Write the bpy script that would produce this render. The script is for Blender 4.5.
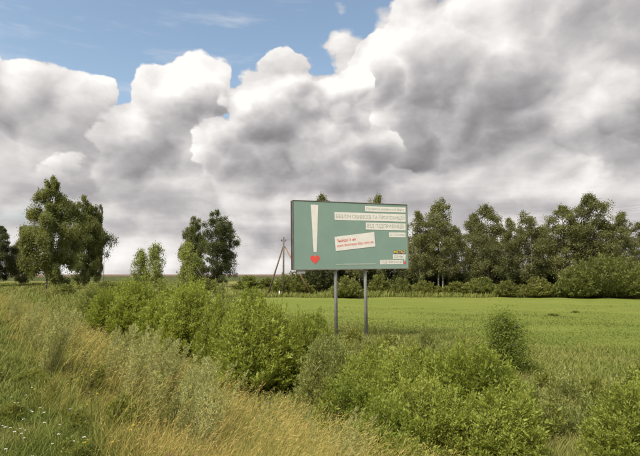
import bpy, bmesh, math, random
import numpy as np
from mathutils import Vector, Matrix

for o in list(bpy.data.objects):
    bpy.data.objects.remove(o)
scene = bpy.context.scene
col = scene.collection
R = math.radians
F = 500.0                                   # focal length in photo pixels (640 wide)
CAMZ = 3.0
PITCH = math.atan(47 / F)

# ------------------------------------------------------------------ camera
cd = bpy.data.cameras.new('camera')
cam = bpy.data.objects.new('camera', cd)
col.objects.link(cam)
cam.location = (0, 0, CAMZ)
cam.rotation_euler = (R(90) + PITCH, 0, 0)
cd.sensor_width = 36
cd.lens = 36 * F / 640
cd.clip_start = 0.05
cd.clip_end = 20000
scene.camera = cam

# ------------------------------------------------------------------ exposure
vs = scene.view_settings
vs.view_transform = 'Standard'
vs.look = 'None'
vs.gamma = 1
vs.use_curve_mapping = False
vs.exposure = 1.25
cy = scene.cycles
cy.use_adaptive_sampling = True
cy.adaptive_threshold = 0.025
cy.adaptive_min_samples = 16
cy.max_bounces = 5
cy.diffuse_bounces = 2
cy.glossy_bounces = 1
cy.transmission_bounces = 3
cy.transparent_max_bounces = 4
cy.caustics_reflective = False
cy.caustics_refractive = False

# ------------------------------------------------------------------ sun
SUN = Vector((-0.42, -0.50, 0.80)).normalized()          # direction towards the sun
sl = bpy.data.lights.new('sun', 'SUN')
sl.energy = 2.7
sl.angle = R(22)
sl.color = (1.0, 0.91, 0.76)
so = bpy.data.objects.new('sun', sl)
col.objects.link(so)
so.rotation_euler = (-SUN).to_track_quat('-Z', 'Y').to_euler()
so.location = (-20, -20, 40)


def ray(px, py):
    x = (px - 320) / F
    yu = (228 - py) / F
    c, s = math.cos(PITCH), math.sin(PITCH)
    return Vector((x, c - s * yu, s + c * yu))            # un-normalised, depth ~1


def azel(px, py):
    d = ray(px, py).normalized()
    return math.atan2(d.x, d.y) * 5, math.asin(d.z) * 5


# ------------------------------------------------------------------ node helper
class NT:
    def __init__(self, tree):
        self.t = tree
        tree.nodes.clear()

    def n(self, kind, **kw):
        nd = self.t.nodes.new(kind)
        for k, v in kw.items():
            setattr(nd, k, v)
        return nd

    def put(self, sock, v):
        if v is None:
            return
        if hasattr(v, 'is_linked'):
            self.t.links.new(v, sock)
        else:
            sock.default_value = v

    def m(self, op, a, b=None, c=None, clamp=False):
        nd = self.n('ShaderNodeMath', operation=op)
        nd.use_clamp = clamp
        for i, v in enumerate((a, b, c)):
            self.put(nd.inputs[i], v)
        return nd.outputs[0]

    def v(self, op, a, b=None, s=None):
        nd = self.n('ShaderNodeVectorMath', operation=op)
        self.put(nd.inputs[0], a)
        self.put(nd.inputs[1], b)
        if s is not None:
            self.put(nd.inputs[3], s)
        return nd.outputs[1] if op in ('LENGTH', 'DOT_PRODUCT', 'DISTANCE') else nd.outputs[0]

    def noise(self, vec, scale, detail=4, rough=0.5, out=0, lac=2.0):
        nd = self.n('ShaderNodeTexNoise')
        self.put(nd.inputs['Vector'], vec)
        nd.inputs['Scale'].default_value = scale
        nd.inputs['Detail'].default_value = detail
        nd.inputs['Roughness'].default_value = rough
        nd.inputs['Lacunarity'].default_value = lac
        return nd.outputs[out]

    def smooth(self, x, a, b):
        nd = self.n('ShaderNodeMapRange', interpolation_type='SMOOTHSTEP')
        self.put(nd.inputs[0], x)
        nd.inputs[1].default_value = a
        nd.inputs[2].default_value = b
        return nd.outputs[0]

    def mix(self, f, a, b, mode='MIX'):
        nd = self.n('ShaderNodeMix', data_type='RGBA', blend_type=mode)
        self.put(nd.inputs[0], f)
        for i, v in ((6, a), (7, b)):
            if isinstance(v, tuple) and len(v) == 3:
                v = (*v, 1)
            self.put(nd.inputs[i], v)
        return nd.outputs[2]

    def ramp(self, f, stops, interp='LINEAR'):
        nd = self.n('ShaderNodeValToRGB')
        cr = nd.color_ramp
        cr.interpolation = interp
        while len(cr.elements) < len(stops):
            cr.elements.new(0.5)
        for e, (p, c) in zip(cr.elements, stops):
            e.position = p
            e.color = (*c, 1) if isinstance(c, tuple) else (c, c, c, 1)
        self.put(nd.inputs[0], f)
        return nd.outputs[0]

    def comb(self, x, y, z=0.0):
        nd = self.n('ShaderNodeCombineXYZ')
        self.put(nd.inputs[0], x)
        self.put(nd.inputs[1], y)
        self.put(nd.inputs[2], z)
        return nd.outputs[0]

    def sep(self, v):
        nd = self.n('ShaderNodeSeparateXYZ')
        self.put(nd.inputs[0], v)
        return nd.outputs


# ------------------------------------------------------------------ world: blue sky with cumulus
world = bpy.data.worlds.new('World')
scene.world = world
world.use_nodes = True
W = NT(world.node_tree)
sky = W.n('ShaderNodeTexSky', sky_type='NISHITA')
sky.sun_disc = False
sky.sun_elevation = math.asin(SUN.z)
sky.sun_rotation = math.atan2(SUN.x, SUN.y)
sky.air_density = 1.0
sky.dust_density = 1.5
sky.ozone_density = 1.5
tc = W.n('ShaderNodeTexCoord')
D = W.v('NORMALIZE', tc.outputs['Generated'])
dx, dy, dz = W.sep(D)
az = W.m('MULTIPLY', W.m('ARCTAN2', dx, dy), 5.0)
el = W.m('MULTIPLY', W.m('ARCSINE', dz), 5.0)


def billow(vec, warp):
    """puffy cloud relief, about 0..1"""
    f = W.noise(vec, 0.85, 8.0, 0.60)
    vo = W.n('ShaderNodeTexVoronoi', feature='F1')
    W.put(vo.inputs['Vector'], W.v('ADD', vec, warp))
    vo.inputs['Scale'].default_value = 1.6
    vo.inputs['Detail'].default_value = 1
    vo.inputs['Roughness'].default_value = 0.5
    dd = vo.outputs['Distance']
    p = W.m('SUBTRACT', 1.05, W.m('MULTIPLY', W.m('MULTIPLY', dd, dd), 1.35))
    return W.m('ADD', W.m('MULTIPLY', f, 0.62), W.m('MULTIPLY', p, 0.38)), f, p


D5 = W.v('MULTIPLY', D, (4.6, 4.6, 6.4))
wn = W.v('SUBTRACT', W.noise(D5, 1.3, 4, 0.58, 1), (0.5, 0.5, 0.5))
wx, wy, wz = W.sep(wn)
warp = W.v('SCALE', wn, s=0.5)
B0, f0, p0 = billow(D5, warp)
B1, f1, p1 = billow(W.v('ADD', D5, tuple(Vector((-0.62, -0.10, 0.75)) * 0.16)), warp)
relief = W.m('SUBTRACT', B0, B1)

azw = W.m('ADD', az, W.m('MULTIPLY', wx, 0.5))
elw = W.m('ADD', el, W.m('MULTIPLY', wy, 0.5))

# upper edge of the low cloud layer that fills the lower sky, azimuth against elevation
pts = [(-15.9, 3.0), (-12, 3.6), (-8, 2.4), (-5, 3.0)] + [azel(px, py) for px, py in (
    (-60, 46), (0, 52), (40, 52), (80, 64), (104, 88), (119, 112), (136, 96), (160, 68), (200, 50), (228, 62), (244, 76), (258, 56), (275, 46), (295, 30),
    (312, 6), (330, -8), (348, 2), (368, 6), (388, -4), (410, -24), (440, -40), (520, -90))] + \
      [(4.5, 3.2), (8, 2.6), (11, 3.5), (15.9, 3.0)]
wide = W.m('DIVIDE', W.m('ADD', W.m('ADD', az, W.m('MULTIPLY', wx, 0.22)), 16.0), 32.0)
top = W.m('MULTIPLY', W.ramp(wide, [((a + 16) / 32, e / 6) for a, e in pts], 'LINEAR'), 6.0)
bump = W.m('SUBTRACT', B0, 0.58)
h = W.m('MULTIPLY_ADD', bump, 0.80, W.m('SUBTRACT', top, el))
alpha = W.smooth(h, 0.0, 0.10)
hi_n = W.noise(D5, 0.42, 4, 0.55)
hi = W.m('MULTIPLY', W.smooth(hi_n, 0.47, 0.60), W.smooth(el, 3.0, 3.7))
wisp = W.m('MULTIPLY', W.smooth(W.noise(W.v('MULTIPLY', D5, (0.7, 0.7, 2.6)), 1.5, 4, 0.62), 0.50, 0.78), 0.42)
AE = W.comb(azw, elw)
AEs = W.comb(W.m('MULTIPLY_ADD', wx, 0.56, az), W.m('MULTIPLY_ADD', wy, 0.56, el))
AEl = W.v('ADD', AEs, (-0.14, 0.24, 0.0))                 # one step towards the light


def quad(src, px, py, rx, ry):
    """squared elliptic distance from a direction"""
    a, e = azel(px, py)
    nd = W.n('ShaderNodeVectorMath', operation='MULTIPLY_ADD')
    W.put(nd.inputs[0], src)
    nd.inputs[1].default_value = (100.0 / rx, 100.0 / ry, 0)
    nd.inputs[2].default_value = (-a * 100.0 / rx, -e * 100.0 / ry, 0)
    q_ = nd.outputs[0]
    return W.v('DOT_PRODUCT', q_, q_)


def lobe(px, py, rx, ry):
    return W.m('POWER', 0.3679, quad(AE, px, py, rx, ry))


fine = W.m('MULTIPLY', W.m('SUBTRACT', f0, 0.5), 0.74)
rel = W.m('MULTIPLY', relief, 0.85)
# low layer, drawn out into level bands by the distance
band = W.m('MULTIPLY', W.m('SUBTRACT', W.noise(W.v('MULTIPLY', D5, (0.55, 0.55, 2.4)), 1.0, 5, 0.6), 0.5), 0.75)
LOWD = [(60, 222, 80, 12, 0.30), (265, 230, 70, 12, 0.24), (560, 214, 110, 13, 0.14), (430, 204, 80, 12, 0.16), (120, 196, 80, 12, 0.3), (330, 190, 80, 10, 0.3), (620, 240, 60, 12, 0.2)]
LOWL = [(140, 250, 170, 20, 0.18), (240, 200, 44, 9, 0.20), (570, 192, 70, 10, 0.24), (500, 235, 150, 20, 0.14), (340, 206, 50, 8, 0.20), (30, 205, 50, 8, 0.14)]
low = W.m('ADD', W.m('MULTIPLY_ADD', W.smooth(el, 0.5, 1.9), 0.10, 0.64), W.m('ADD', W.m('MULTIPLY', W.m('ADD', fine, rel), 0.7), band))
for px, py, rx, ry, w in LOWD:
    low = W.m('MULTIPLY_ADD', lobe(px, py, rx, ry), -w, low)
for px, py, rx, ry, w in LOWL:
    low = W.m('MULTIPLY_ADD', lobe(px, py, rx, ry), w, low)
offv = W.m('MULTIPLY', W.smooth(W.noise(D5, 0.55, 2, 0.5), 0.42, 0.66), W.smooth(W.m('ABSOLUTE', az), 3.2, 4.0))
tone = W.m('MULTIPLY_ADD', offv, -0.30, low)
cover = W.m('MAXIMUM', alpha, hi)

# cumulus heaps, far to near: lobes, base row, depth of the shade
HEAPS = [
    ([(10, 112, 66, 60), (62, 112, 46, 56), (98, 100, 20, 26), (38, 80, 40, 30), (-40, 100, 66, 64)], 205, 0.36, 52),
    ([(200, 86, 36, 38), (172, 112, 44, 46), (140, 146, 56, 40), (224, 92, 22, 34), (112, 182, 66, 36)], 190, 0.62, 56),
    ([(414, 34, 32, 50), (448, 14, 62, 54), (425, 98, 58, 62), (500, 60, 110, 80), (520, 120, 110, 58), (610, 60, 90, 90), (650, 120, 70, 64), (450, 140, 76, 42), (570, -20, 140, 60), (372, 56, 26, 30)], 180, 0.59, -10),
    ([(290, 76, 34, 34), (258, 106, 42, 36), (330, 84, 32, 32), (230, 152, 42, 48), (286, 150, 84, 62), (352, 84, 24, 34), (350, 160, 50, 50)], 176, 0.65, 48),
]
for lobes_, base, depth, crest in HEAPS:
    fmax = fl = None
    for L_ in lobes_:
        v_ = W.m('SUBTRACT', 1.0, quad(AEs, *L_))
        fmax = v_ if fmax is None else W.m('SMOOTH_MAX', fmax, v_, 0.25)
        v_ = W.m('SUBTRACT', 1.0, quad(AEl, *L_))
        fl = v_ if fl is None else W.m('SMOOTH_MAX', fl, v_, 0.25)
    eb = azel(320, base)[1]
    et = azel(320, crest)[1]
    rough_ = W.m('ADD', W.m('MULTIPLY', bump, 1.1), W.m('MULTIPLY', W.m('SUBTRACT', f0, 0.5), 0.7))
    ff = W.m('ADD', rough_, W.m('ADD', fmax, 0.04))
    fl = W.m('MULTIPLY_ADD', rough_, 0.5, fl)
    floor_ = W.m('MULTIPLY', W.m('SUBTRACT', elw, eb), 2.6)
    under = W.smooth(W.m('SUBTRACT', fl, fmax), -0.05, 0.40)             # away from the light the edge frays out
    edge_ = W.m('ADD', W.m('MULTIPLY', W.smooth(ff, 0.0, 0.15), W.m('SUBTRACT', 1.0, under)), W.m('MULTIPLY', W.smooth(ff, 0.0, 0.85), under))
    mask = W.m('MULTIPLY', edge_, W.smooth(floor_, -0.6, 0.35))
    down = W.m('DIVIDE', W.m('SUBTRACT', et, elw), et - eb)             # 0 at the crest, 1 at the base
    sh = W.m('ADD', W.m('MULTIPLY', W.m('MAXIMUM', W.m('MINIMUM', fl, 0.9), -0.6), 0.55), W.m('MULTIPLY_ADD', down, 0.75, -0.24))
    tn = W.m('MULTIPLY_ADD', W.smooth(sh, 0.0, 0.80), -depth, 0.90)
    tn = W.m('ADD', tn, W.m('ADD', fine, rel))
    tone = W.m('ADD', W.m('MULTIPLY', tone, W.m('SUBTRACT', 1.0, mask)), W.m('MULTIPLY', tn, mask))
    cover = W.m('MAXIMUM', cover, mask)
for px, py, rx, ry, w in [(574, 114, 40, 22, 0.36), (630, 92, 34, 34, 0.30), (540, 150, 26, 12, 0.16), (590, 60, 40, 14, 0.14), (400, 26, 26, 36, 0.14), (455, 40, 40, 18, 0.16), (205, 70, 34, 20, 0.10), (335, 150, 24, 18, 0.26),
                          (470, 130, 80, 34, -0.12), (250, 135, 50, 26, -0.10), (520, 30, 30, 16, 0.14), (610, 10, 60, 18, -0.16)]:
    tone = W.m('MULTIPLY_ADD', lobe(px, py, rx, ry), w, tone)
EXP = 1 / 2.14
ccol = W.ramp(tone, [(p_, tuple(v_ * EXP for v_ in c_)) for p_, c_ in [
    (0.0, (0.200, 0.190, 0.198)), (0.25, (0.312, 0.298, 0.308)), (0.5, (0.480, 0.460, 0.464)), (0.75, (0.70, 0.672, 0.655)), (1.0, (0.93, 0.905, 0.875))]])
skyc = W.mix(1.0, sky.outputs[0], (0.100, 0.093, 0.080), 'MULTIPLY')
skyc = W.mix(wisp, skyc, (0.36, 0.36, 0.37))
gap = W.m('MULTIPLY', lobe(12, 217, 26, 8), 0.25)
a_all = W.m('MULTIPLY', cover, W.m('SUBTRACT', 1.0, gap))
final = W.mix(a_all, skyc, ccol)
bg = W.n('ShaderNodeBackground')
W.put(bg.inputs['Color'], final)
bg.inputs['Strength'].default_value = 1.0
wo = W.n('ShaderNodeOutputWorld')
W.t.links.new(bg.outputs[0], wo.inputs['Surface'])
try:
    world.cycles.sampling_method = 'MANUAL'
    world.cycles.sample_map_resolution = 256
except Exception:
    pass


# ------------------------------------------------------------------ terrain
def sstep(a, b, x):
    t = np.clip((x - a) / (b - a), 0, 1)
    return t * t * (3 - 2 * t)


def UV(x, y):
    return 0.8131 * x + 0.5822 * y, -0.5822 * x + 0.8131 * y


def H(x, y):
    x = np.asarray(x, float)
    y = np.asarray(y, float)
    u, v = UV(x, y)
    z = 1.35 * (1 - sstep(1.1, 5.0, u))
    z = z + 1.2 * sstep(85, 165, y) + 2.6 * sstep(150, 900, y)
    near = 1 - sstep(60, 160, np.hypot(x, y))
    z = z + near * (0.035 * np.sin(x * 0.9 + 1.3 * np.sin(y * 0.35)) + 0.03 * np.sin(y * 1.1 + x * 0.4))
    z = z - 0.10 * np.exp(-((u - 5.4) / 0.8) ** 2)
    return z


def hz(x, y):
    return float(H(x, y))


def spot(px, d):
    """ground point seen in column px, d metres into the picture"""
    r = ray(px, 275)
    x, y = r.x / r.y * d, d
    return Vector((x, y, hz(x, y)))


def z_at(py, d):
    r = ray(320, py)
    return CAMZ + r.z / r.y * d


# ------------------------------------------------------------------ object helpers
def tag(o, label=None, cat=None, group=None, kind=None):
    if label:
        o['label'] = label
    if cat:
        o['category'] = cat
    if group:
        o['group'] = group
    if kind:
        o['kind'] = kind
    return o


def empty(name, loc, rz=0.0, sc=None):
    o = bpy.data.objects.new(name, None)
    col.objects.link(o)
    o.location = loc
    o.rotation_euler = (0, 0, rz)
    if sc:
        o.scale = sc
    o.empty_display_size = 0.2
    return o


def obj(name, me, parent=None, mat=None):
    o = bpy.data.objects.new(name, me)
    col.objects.link(o)
    o.parent = parent
    if mat and not me.materials:
        me.materials.append(mat)
    return o


def arrays_mesh(name, V, faces, mat=None, fattr=None, pattr=None, smooth=False):
    """V (n,3); faces: list of int arrays (m,k)"""
    me = bpy.data.meshes.new(name)
    V = np.ascontiguousarray(V, np.float32)
    me.vertices.add(len(V))
    me.vertices.foreach_set('co', V.ravel())
    if not isinstance(faces, list):
        faces = [faces]
    nf = sum(len(f) for f in faces)
    nl = sum(f.size for f in faces)
    me.loops.add(nl)
    me.polygons.add(nf)
    me.loops.foreach_set('vertex_index', np.concatenate([f.ravel() for f in faces]).astype(np.int32))
    tot = np.concatenate([np.full(len(f), f.shape[1]) for f in faces]).astype(np.int32)
    st = np.concatenate([[0], np.cumsum(tot)[:-1]]).astype(np.int32)
    me.polygons.foreach_set('loop_start', st)
    me.polygons.foreach_set('loop_total', tot)
    for k, a in (fattr or {}).items():
        me.attributes.new(k, 'FLOAT', 'FACE').data.foreach_set('value', np.ascontiguousarray(a, np.float32))
    for k, a in (pattr or {}).items():
        me.attributes.new(k, 'FLOAT', 'POINT').data.foreach_set('value', np.ascontiguousarray(a, np.float32))
    if smooth:
        me.polygons.foreach_set('use_smooth', np.ones(nf, bool))
    me.update(calc_edges=True)
    if mat:
        me.materials.append(mat)
    return me


def norm(a):
    return a / (np.linalg.norm(a, axis=1, keepdims=True) + 1e-9)


def leaf_arrays(C, A, N, L, Wd, fold=0.18):
    """rhombic folded leaves: base C, axis A, approximate normal N"""
    A = norm(A)
    S = norm(np.cross(A, N))
    N = np.cross(S, A)
    L = np.asarray(L)[:, None]
    Wd = np.asarray(Wd)[:, None]
    mid = C + A * L * 0.45 + N * Wd * fold
    V = np.stack([C, mid + S * Wd * 0.5, C + A * L - N * L * 0.10, mid - S * Wd * 0.5], 1).reshape(-1, 3)
    n = len(C)
    Fq = (np.arange(n)[:, None] * 4 + np.array([0, 1, 2, 3])[None]).astype(np.int32)
    return V, Fq


def tubes(paths, sides=5):
    """paths: list of (points (k,3), radii (k,))"""
    Vs, Fs, off = [], [], 0
    ang = np.arange(sides) / sides * 2 * np.pi
    for P, r in paths:
        P = np.asarray(P, float)
        T = np.gradient(P, axis=0)
        T = norm(T)
        ref = np.array([1.0, 0, 0]) if abs(T[0][0]) < 0.8 else np.array([0, 1.0, 0])
        X = norm(np.cross(T, ref[None]))
        Y = np.cross(T, X)
        r = np.asarray(r)[:, None, None]
        ring = P[:, None, :] + r * (np.cos(ang)[None, :, None] * X[:, None] + np.sin(ang)[None, :, None] * Y[:, None])
        k = len(P)
        Vs.append(ring.reshape(-1, 3))
        i = np.arange(k - 1)[:, None] * sides
        j = np.arange(sides)[None]
        a = i + j
        b = i + (j + 1) % sides
        Fs.append(np.stack([a, b, b + sides, a + sides], -1).reshape(-1, 4) + off)
        off += k * sides
    return np.concatenate(Vs), np.concatenate(Fs).astype(np.int32)


def box_mesh(name, x0, x1, y0, y1, z0, z1, mat, bev=0.0):
    bm = bmesh.new()
    bmesh.ops.create_cube(bm, size=1, matrix=Matrix.Translation(((x0 + x1) / 2, (y0 + y1) / 2, (z0 + z1) / 2)) @
                          Matrix.Diagonal((x1 - x0, y1 - y0, z1 - z0, 1)))
    if bev:
        bmesh.ops.bevel(bm, geom=bm.edges[:], offset=bev, segments=2, affect='EDGES')
    me = bpy.data.meshes.new(name)
    bm.to_mesh(me)
    bm.free()
    me.materials.append(mat)
    return me


# ------------------------------------------------------------------ materials
def mat_new(name):
    m = bpy.data.materials.new(name)
    m.use_nodes = True
    t = NT(m.node_tree)
    out = t.n('ShaderNodeOutputMaterial')
    return m, t, out


def pbsdf(t, out, color, rough=0.6, spec=0.3, metal=0.0, bump=None):
    b = t.n('ShaderNodeBsdfPrincipled')
    if isinstance(color, tuple) and len(color) == 3:
        color = (*color, 1)
    t.put(b.inputs['Base Color'], color)
    t.put(b.inputs['Roughness'], rough)
    t.put(b.inputs['Metallic'], metal)
    b.inputs['Specular IOR Level'].default_value = spec
    if bump is not None:
        bp = t.n('ShaderNodeBump')
        bp.inputs['Strength'].default_value = bump[1]
        bp.inputs['Distance'].default_value = bump[2]
        t.put(bp.inputs['Height'], bump[0])
        t.t.links.new(bp.outputs[0], b.inputs['Normal'])
    if out:
        t.t.links.new(b.outputs[0], out.inputs['Surface'])
    return b


def leaf_mat(name, c_dark, c_mid, c_light, trans=0.35, yellow=None, spread=0.5):
    m, t, out = mat_new(name)
    at = t.n('ShaderNodeAttribute', attribute_name='rnd')
    oi = t.n('ShaderNodeObjectInfo')
    gp = t.n('ShaderNodeNewGeometry')
    nz = t.noise(gp.outputs['Position'], spread, 3, 0.6)
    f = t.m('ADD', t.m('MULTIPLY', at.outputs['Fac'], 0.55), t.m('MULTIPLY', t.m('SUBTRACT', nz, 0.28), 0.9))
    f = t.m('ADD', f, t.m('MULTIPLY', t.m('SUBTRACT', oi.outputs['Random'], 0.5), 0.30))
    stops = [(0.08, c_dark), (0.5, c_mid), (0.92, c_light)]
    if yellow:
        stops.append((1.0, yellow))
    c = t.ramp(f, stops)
    b = pbsdf(t, None, c, 0.55, 0.25)
    tr = t.n('ShaderNodeBsdfTranslucent')
    cc = t.mix(1.0, c, (1.25, 1.15, 0.6), 'MULTIPLY')
    t.put(tr.inputs['Color'], cc)
    mx = t.n('ShaderNodeMixShader')
    mx.inputs[0].default_value = trans
    t.t.links.new(b.outputs[0], mx.inputs[1])
    t.t.links.new(tr.outputs[0], mx.inputs[2])
    t.t.links.new(mx.outputs[0], out.inputs['Surface'])
    return m


def grass_mat(name, base, mids, tips, trans=0.3, nscale=0.35):
    """base..tip along the blade; mids/tips are pairs mixed by per-blade randomness and patches"""
    m, t, out = mat_new(name)
    at = t.n('ShaderNodeAttribute', attribute_name='rnd')
    tp = t.n('ShaderNodeAttribute', attribute_name='tip')
    gp = t.n('ShaderNodeNewGeometry')
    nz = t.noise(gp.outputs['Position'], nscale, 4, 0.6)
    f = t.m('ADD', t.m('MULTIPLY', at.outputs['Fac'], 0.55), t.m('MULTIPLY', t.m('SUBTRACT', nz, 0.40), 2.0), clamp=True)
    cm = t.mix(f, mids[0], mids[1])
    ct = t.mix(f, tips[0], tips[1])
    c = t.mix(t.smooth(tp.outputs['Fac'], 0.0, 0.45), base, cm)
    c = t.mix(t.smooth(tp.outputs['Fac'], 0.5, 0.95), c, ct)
    b = pbsdf(t, None, c, 0.6, 0.25)
    tr = t.n('ShaderNodeBsdfTranslucent')
    t.put(tr.inputs['Color'], c)
    mx = t.n('ShaderNodeMixShader')
    mx.inputs[0].default_value = trans
    t.t.links.new(b.outputs[0], mx.inputs[1])
    t.t.links.new(tr.outputs[0], mx.inputs[2])
    t.t.links.new(mx.outputs[0], out.inputs['Surface'])
    return m


def bark_mat(name, c1, c2, scale=6.0):
    m, t, out = mat_new(name)
    gp = t.n('ShaderNodeTexCoord')
    n1 = t.noise(t.v('MULTIPLY', gp.outputs['Object'], (1, 1, 2.5)), scale, 5, 0.65)
    c = t.mix(t.smooth(n1, 0.42, 0.62), c1, c2)
    pbsdf(t, out, c, 0.85, 0.15, bump=(n1, 0.6, 0.03))
    return m


def plain_mat(name, c, rough=0.5, spec=0.4, metal=0.0, var=0.12, scale=3.0):
    m, t, out = mat_new(name)
    gp = t.n('ShaderNodeTexCoord')
    n1 = t.noise(gp.outputs['Object'], scale, 6, 0.6)
    cc = t.mix(t.smooth(n1, 0.3, 0.75), tuple(x * (1 - var) for x in c), tuple(min(1, x * (1 + var)) for x in c))
    pbsdf(t, out, cc, rough, spec, metal)
    return m


BARK = bark_mat('bark_grey', (0.07, 0.06, 0.045), (0.16, 0.14, 0.11))
BARKW = bark_mat('bark_birch', (0.10, 0.09, 0.07), (0.50, 0.47, 0.41), 3.0)
TWIG = bark_mat('bark_twig', (0.07, 0.055, 0.03), (0.13, 0.10, 0.05), 12)
WOOD = bark_mat('weathered_wood', (0.085, 0.068, 0.052), (0.16, 0.13, 0.10), 4)
WOODN = bark_mat('tan_wood', (0.20, 0.13, 0.075), (0.29, 0.20, 0.12), 4)

L_BIRCH = leaf_mat('leaf_birch', (0.108, 0.128, 0.046), (0.178, 0.204, 0.072), (0.255, 0.282, 0.106), 0.46)
L_FOREST = leaf_mat('leaf_forest', (0.115, 0.128, 0.054), (0.172, 0.188, 0.076), (0.235, 0.25, 0.102), 0.44, spread=0.3)
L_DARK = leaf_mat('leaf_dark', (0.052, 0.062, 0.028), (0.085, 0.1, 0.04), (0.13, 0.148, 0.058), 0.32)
L_YOUNG = leaf_mat('leaf_young', (0.185, 0.225, 0.062), (0.27, 0.32, 0.098), (0.36, 0.4, 0.145), 0.46)
L_WILLOW = leaf_mat('leaf_willow', (0.15, 0.2, 0.034), (0.258, 0.32, 0.058), (0.385, 0.435, 0.108), 0.5, spread=0.9)
L_WILLOW2 = leaf_mat('leaf_willow_grey', (0.18, 0.22, 0.066), (0.27, 0.315, 0.105), (0.38, 0.41, 0.16), 0.48, spread=0.9)
L_SHRUB = leaf_mat('leaf_shrub', (0.105, 0.132, 0.04), (0.175, 0.205, 0.062), (0.25, 0.275, 0.092), 0.44, spread=0.4)
L_LOW = leaf_mat('leaf_low_shrub', (0.115, 0.138, 0.042), (0.185, 0.208, 0.064), (0.26, 0.27, 0.092), 0.42, spread=0.25)
L_SAPL = leaf_mat('leaf_sapling', (0.105, 0.145, 0.026), (0.17, 0.222, 0.04), (0.25, 0.3, 0.066), 0.48, spread=1.5)
L_MUG = leaf_mat('leaf_mugwort', (0.28, 0.305, 0.115), (0.39, 0.415, 0.18), (0.5, 0.51, 0.25), 0.42, spread=1.2)
L_WEED = leaf_mat('leaf_weed', (0.125, 0.155, 0.032), (0.205, 0.238, 0.052), (0.295, 0.315, 0.086), 0.44, spread=0.8)

G_TALL = grass_mat('grass_tall', (0.110, 0.140, 0.028), ((0.150, 0.205, 0.032), (0.29, 0.254, 0.060)), ((0.26, 0.275, 0.062), (0.48, 0.352, 0.118)), nscale=0.55)
G_SHORT = grass_mat('grass_short', (0.080, 0.120, 0.018), ((0.125, 0.175, 0.026), (0.20, 0.215, 0.046)), ((0.185, 0.232, 0.045), (0.30, 0.275, 0.085)), nscale=0.9)
G_FIELD = grass_mat('grass_field', (0.155, 0.205, 0.034), ((0.158, 0.200, 0.038), (0.192, 0.220, 0.050)), ((0.170, 0.212, 0.042), (0.215, 0.234, 0.062)), trans=0.5, nscale=0.06)
G_WILD = grass_mat('grass_wild', (0.105, 0.125, 0.028), ((0.150, 0.202, 0.034), (0.212, 0.220, 0.056)), ((0.195, 0.234, 0.050), (0.29, 0.258, 0.090)), nscale=0.35)


# ------------------------------------------------------------------ ground
def ground_material():
    m, t, out = mat_new('ground_soil_and_grass')
    gp = t.n('ShaderNodeNewGeometry')
    P = gp.outputs['Position']
    px, py, pz = t.sep(P)
    u = t.m('ADD', t.m('MULTIPLY', px, 0.8131), t.m('MULTIPLY', py, 0.5822))
    wob = t.m('MULTIPLY', t.m('SUBTRACT', t.noise(P, 0.25, 4, 0.6), 0.5), 4.0)
    field = t.smooth(t.m('ADD', u, wob), 15.0, 23.0)
    n_big = t.noise(t.v('MULTIPLY', P, (0.6, 1.4, 1.0)), 0.07, 5, 0.65)
    n_mid = t.noise(t.v('MULTIPLY', P, (0.8, 1.2, 1.0)), 0.5, 5, 0.65)
    n_fin = t.noise(P, 6.0, 6, 0.7)
    fcol = t.ramp(n_big, [(0.28, (0.130, 0.165, 0.036)), (0.5, (0.160, 0.196, 0.042)), (0.72, (0.212, 0.222, 0.062))])
    fcol = t.mix(t.m('MULTIPLY', t.smooth(n_mid, 0.45, 0.70), 0.55), fcol, (0.122, 0.152, 0.034))
    fcol = t.mix(t.m('MULTIPLY', t.smooth(n_fin, 0.35, 0.7), 0.3), fcol, (0.195, 0.225, 0.045))
    ncol = t.ramp(n_mid, [(0.3, (0.085, 0.085, 0.030)), (0.55, (0.13, 0.12, 0.042)), (0.75, (0.19, 0.155, 0.065))])
    ncol = t.mix(t.m('MULTIPLY', t.smooth(n_fin, 0.4, 0.7), 0.4), ncol, (0.065, 0.085, 0.02))
    c = t.mix(field, ncol, fcol)
    # strip of uncut grass beyond the meadow and rough land to the left
    far = t.smooth(t.m('ADD', py, t.m('MULTIPLY', wob, 0.6)), 64.0, 69.0)
    ucol = t.ramp(n_mid, [(0.3, (0.145, 0.160, 0.040)), (0.7, (0.23, 0.21, 0.072))])
    c = t.mix(far, c, ucol)
    left = t.smooth(t.m('ADD', px, t.m('MULTIPLY', wob, 1.5)), -14.0, -19.0)
    left = t.m('SUBTRACT', 1.0, t.smooth(t.m('ADD', px, t.m('MULTIPLY', wob, 1.5)), -24.0, -16.0))
    c = t.mix(t.m('MULTIPLY', left, 0.75), c, ucol)
    bh = t.m('ADD', n_fin, t.m('MULTIPLY', n_mid, 0.5))
    pbsdf(t, out, c, 0.95, 0.05, bump=(bh, 0.9, 0.12))
    return m


def graded(lo, hi, n, s):
    k = np.linspace(math.asinh(lo / s), math.asinh(hi / s), n)
    return np.sinh(k) * s


def sheet(name, xs, ys, lift, mat):
    X, Y = np.meshgrid(xs, ys)
    Z = H(X, Y) + lift
    V = np.stack([X, Y, Z], -1).reshape(-1, 3)
    nx = len(xs)
    i = np.arange(len(ys) - 1)[:, None] * nx + np.arange(nx - 1)[None]
    Fq = np.stack([i, i + 1, i + 1 + nx, i + nx], -1).reshape(-1, 4)
    return arrays_mesh(name, V, Fq.astype(np.int32), mat, smooth=True)


g = obj('ground', sheet('ground', graded(-3000, 3000, 300, 9), graded(-60, 6000, 300, 9), 0.0, ground_material()))
tag(g, 'green meadow and grassy embankment running out to the horizon', 'ground', kind='structure')


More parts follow.
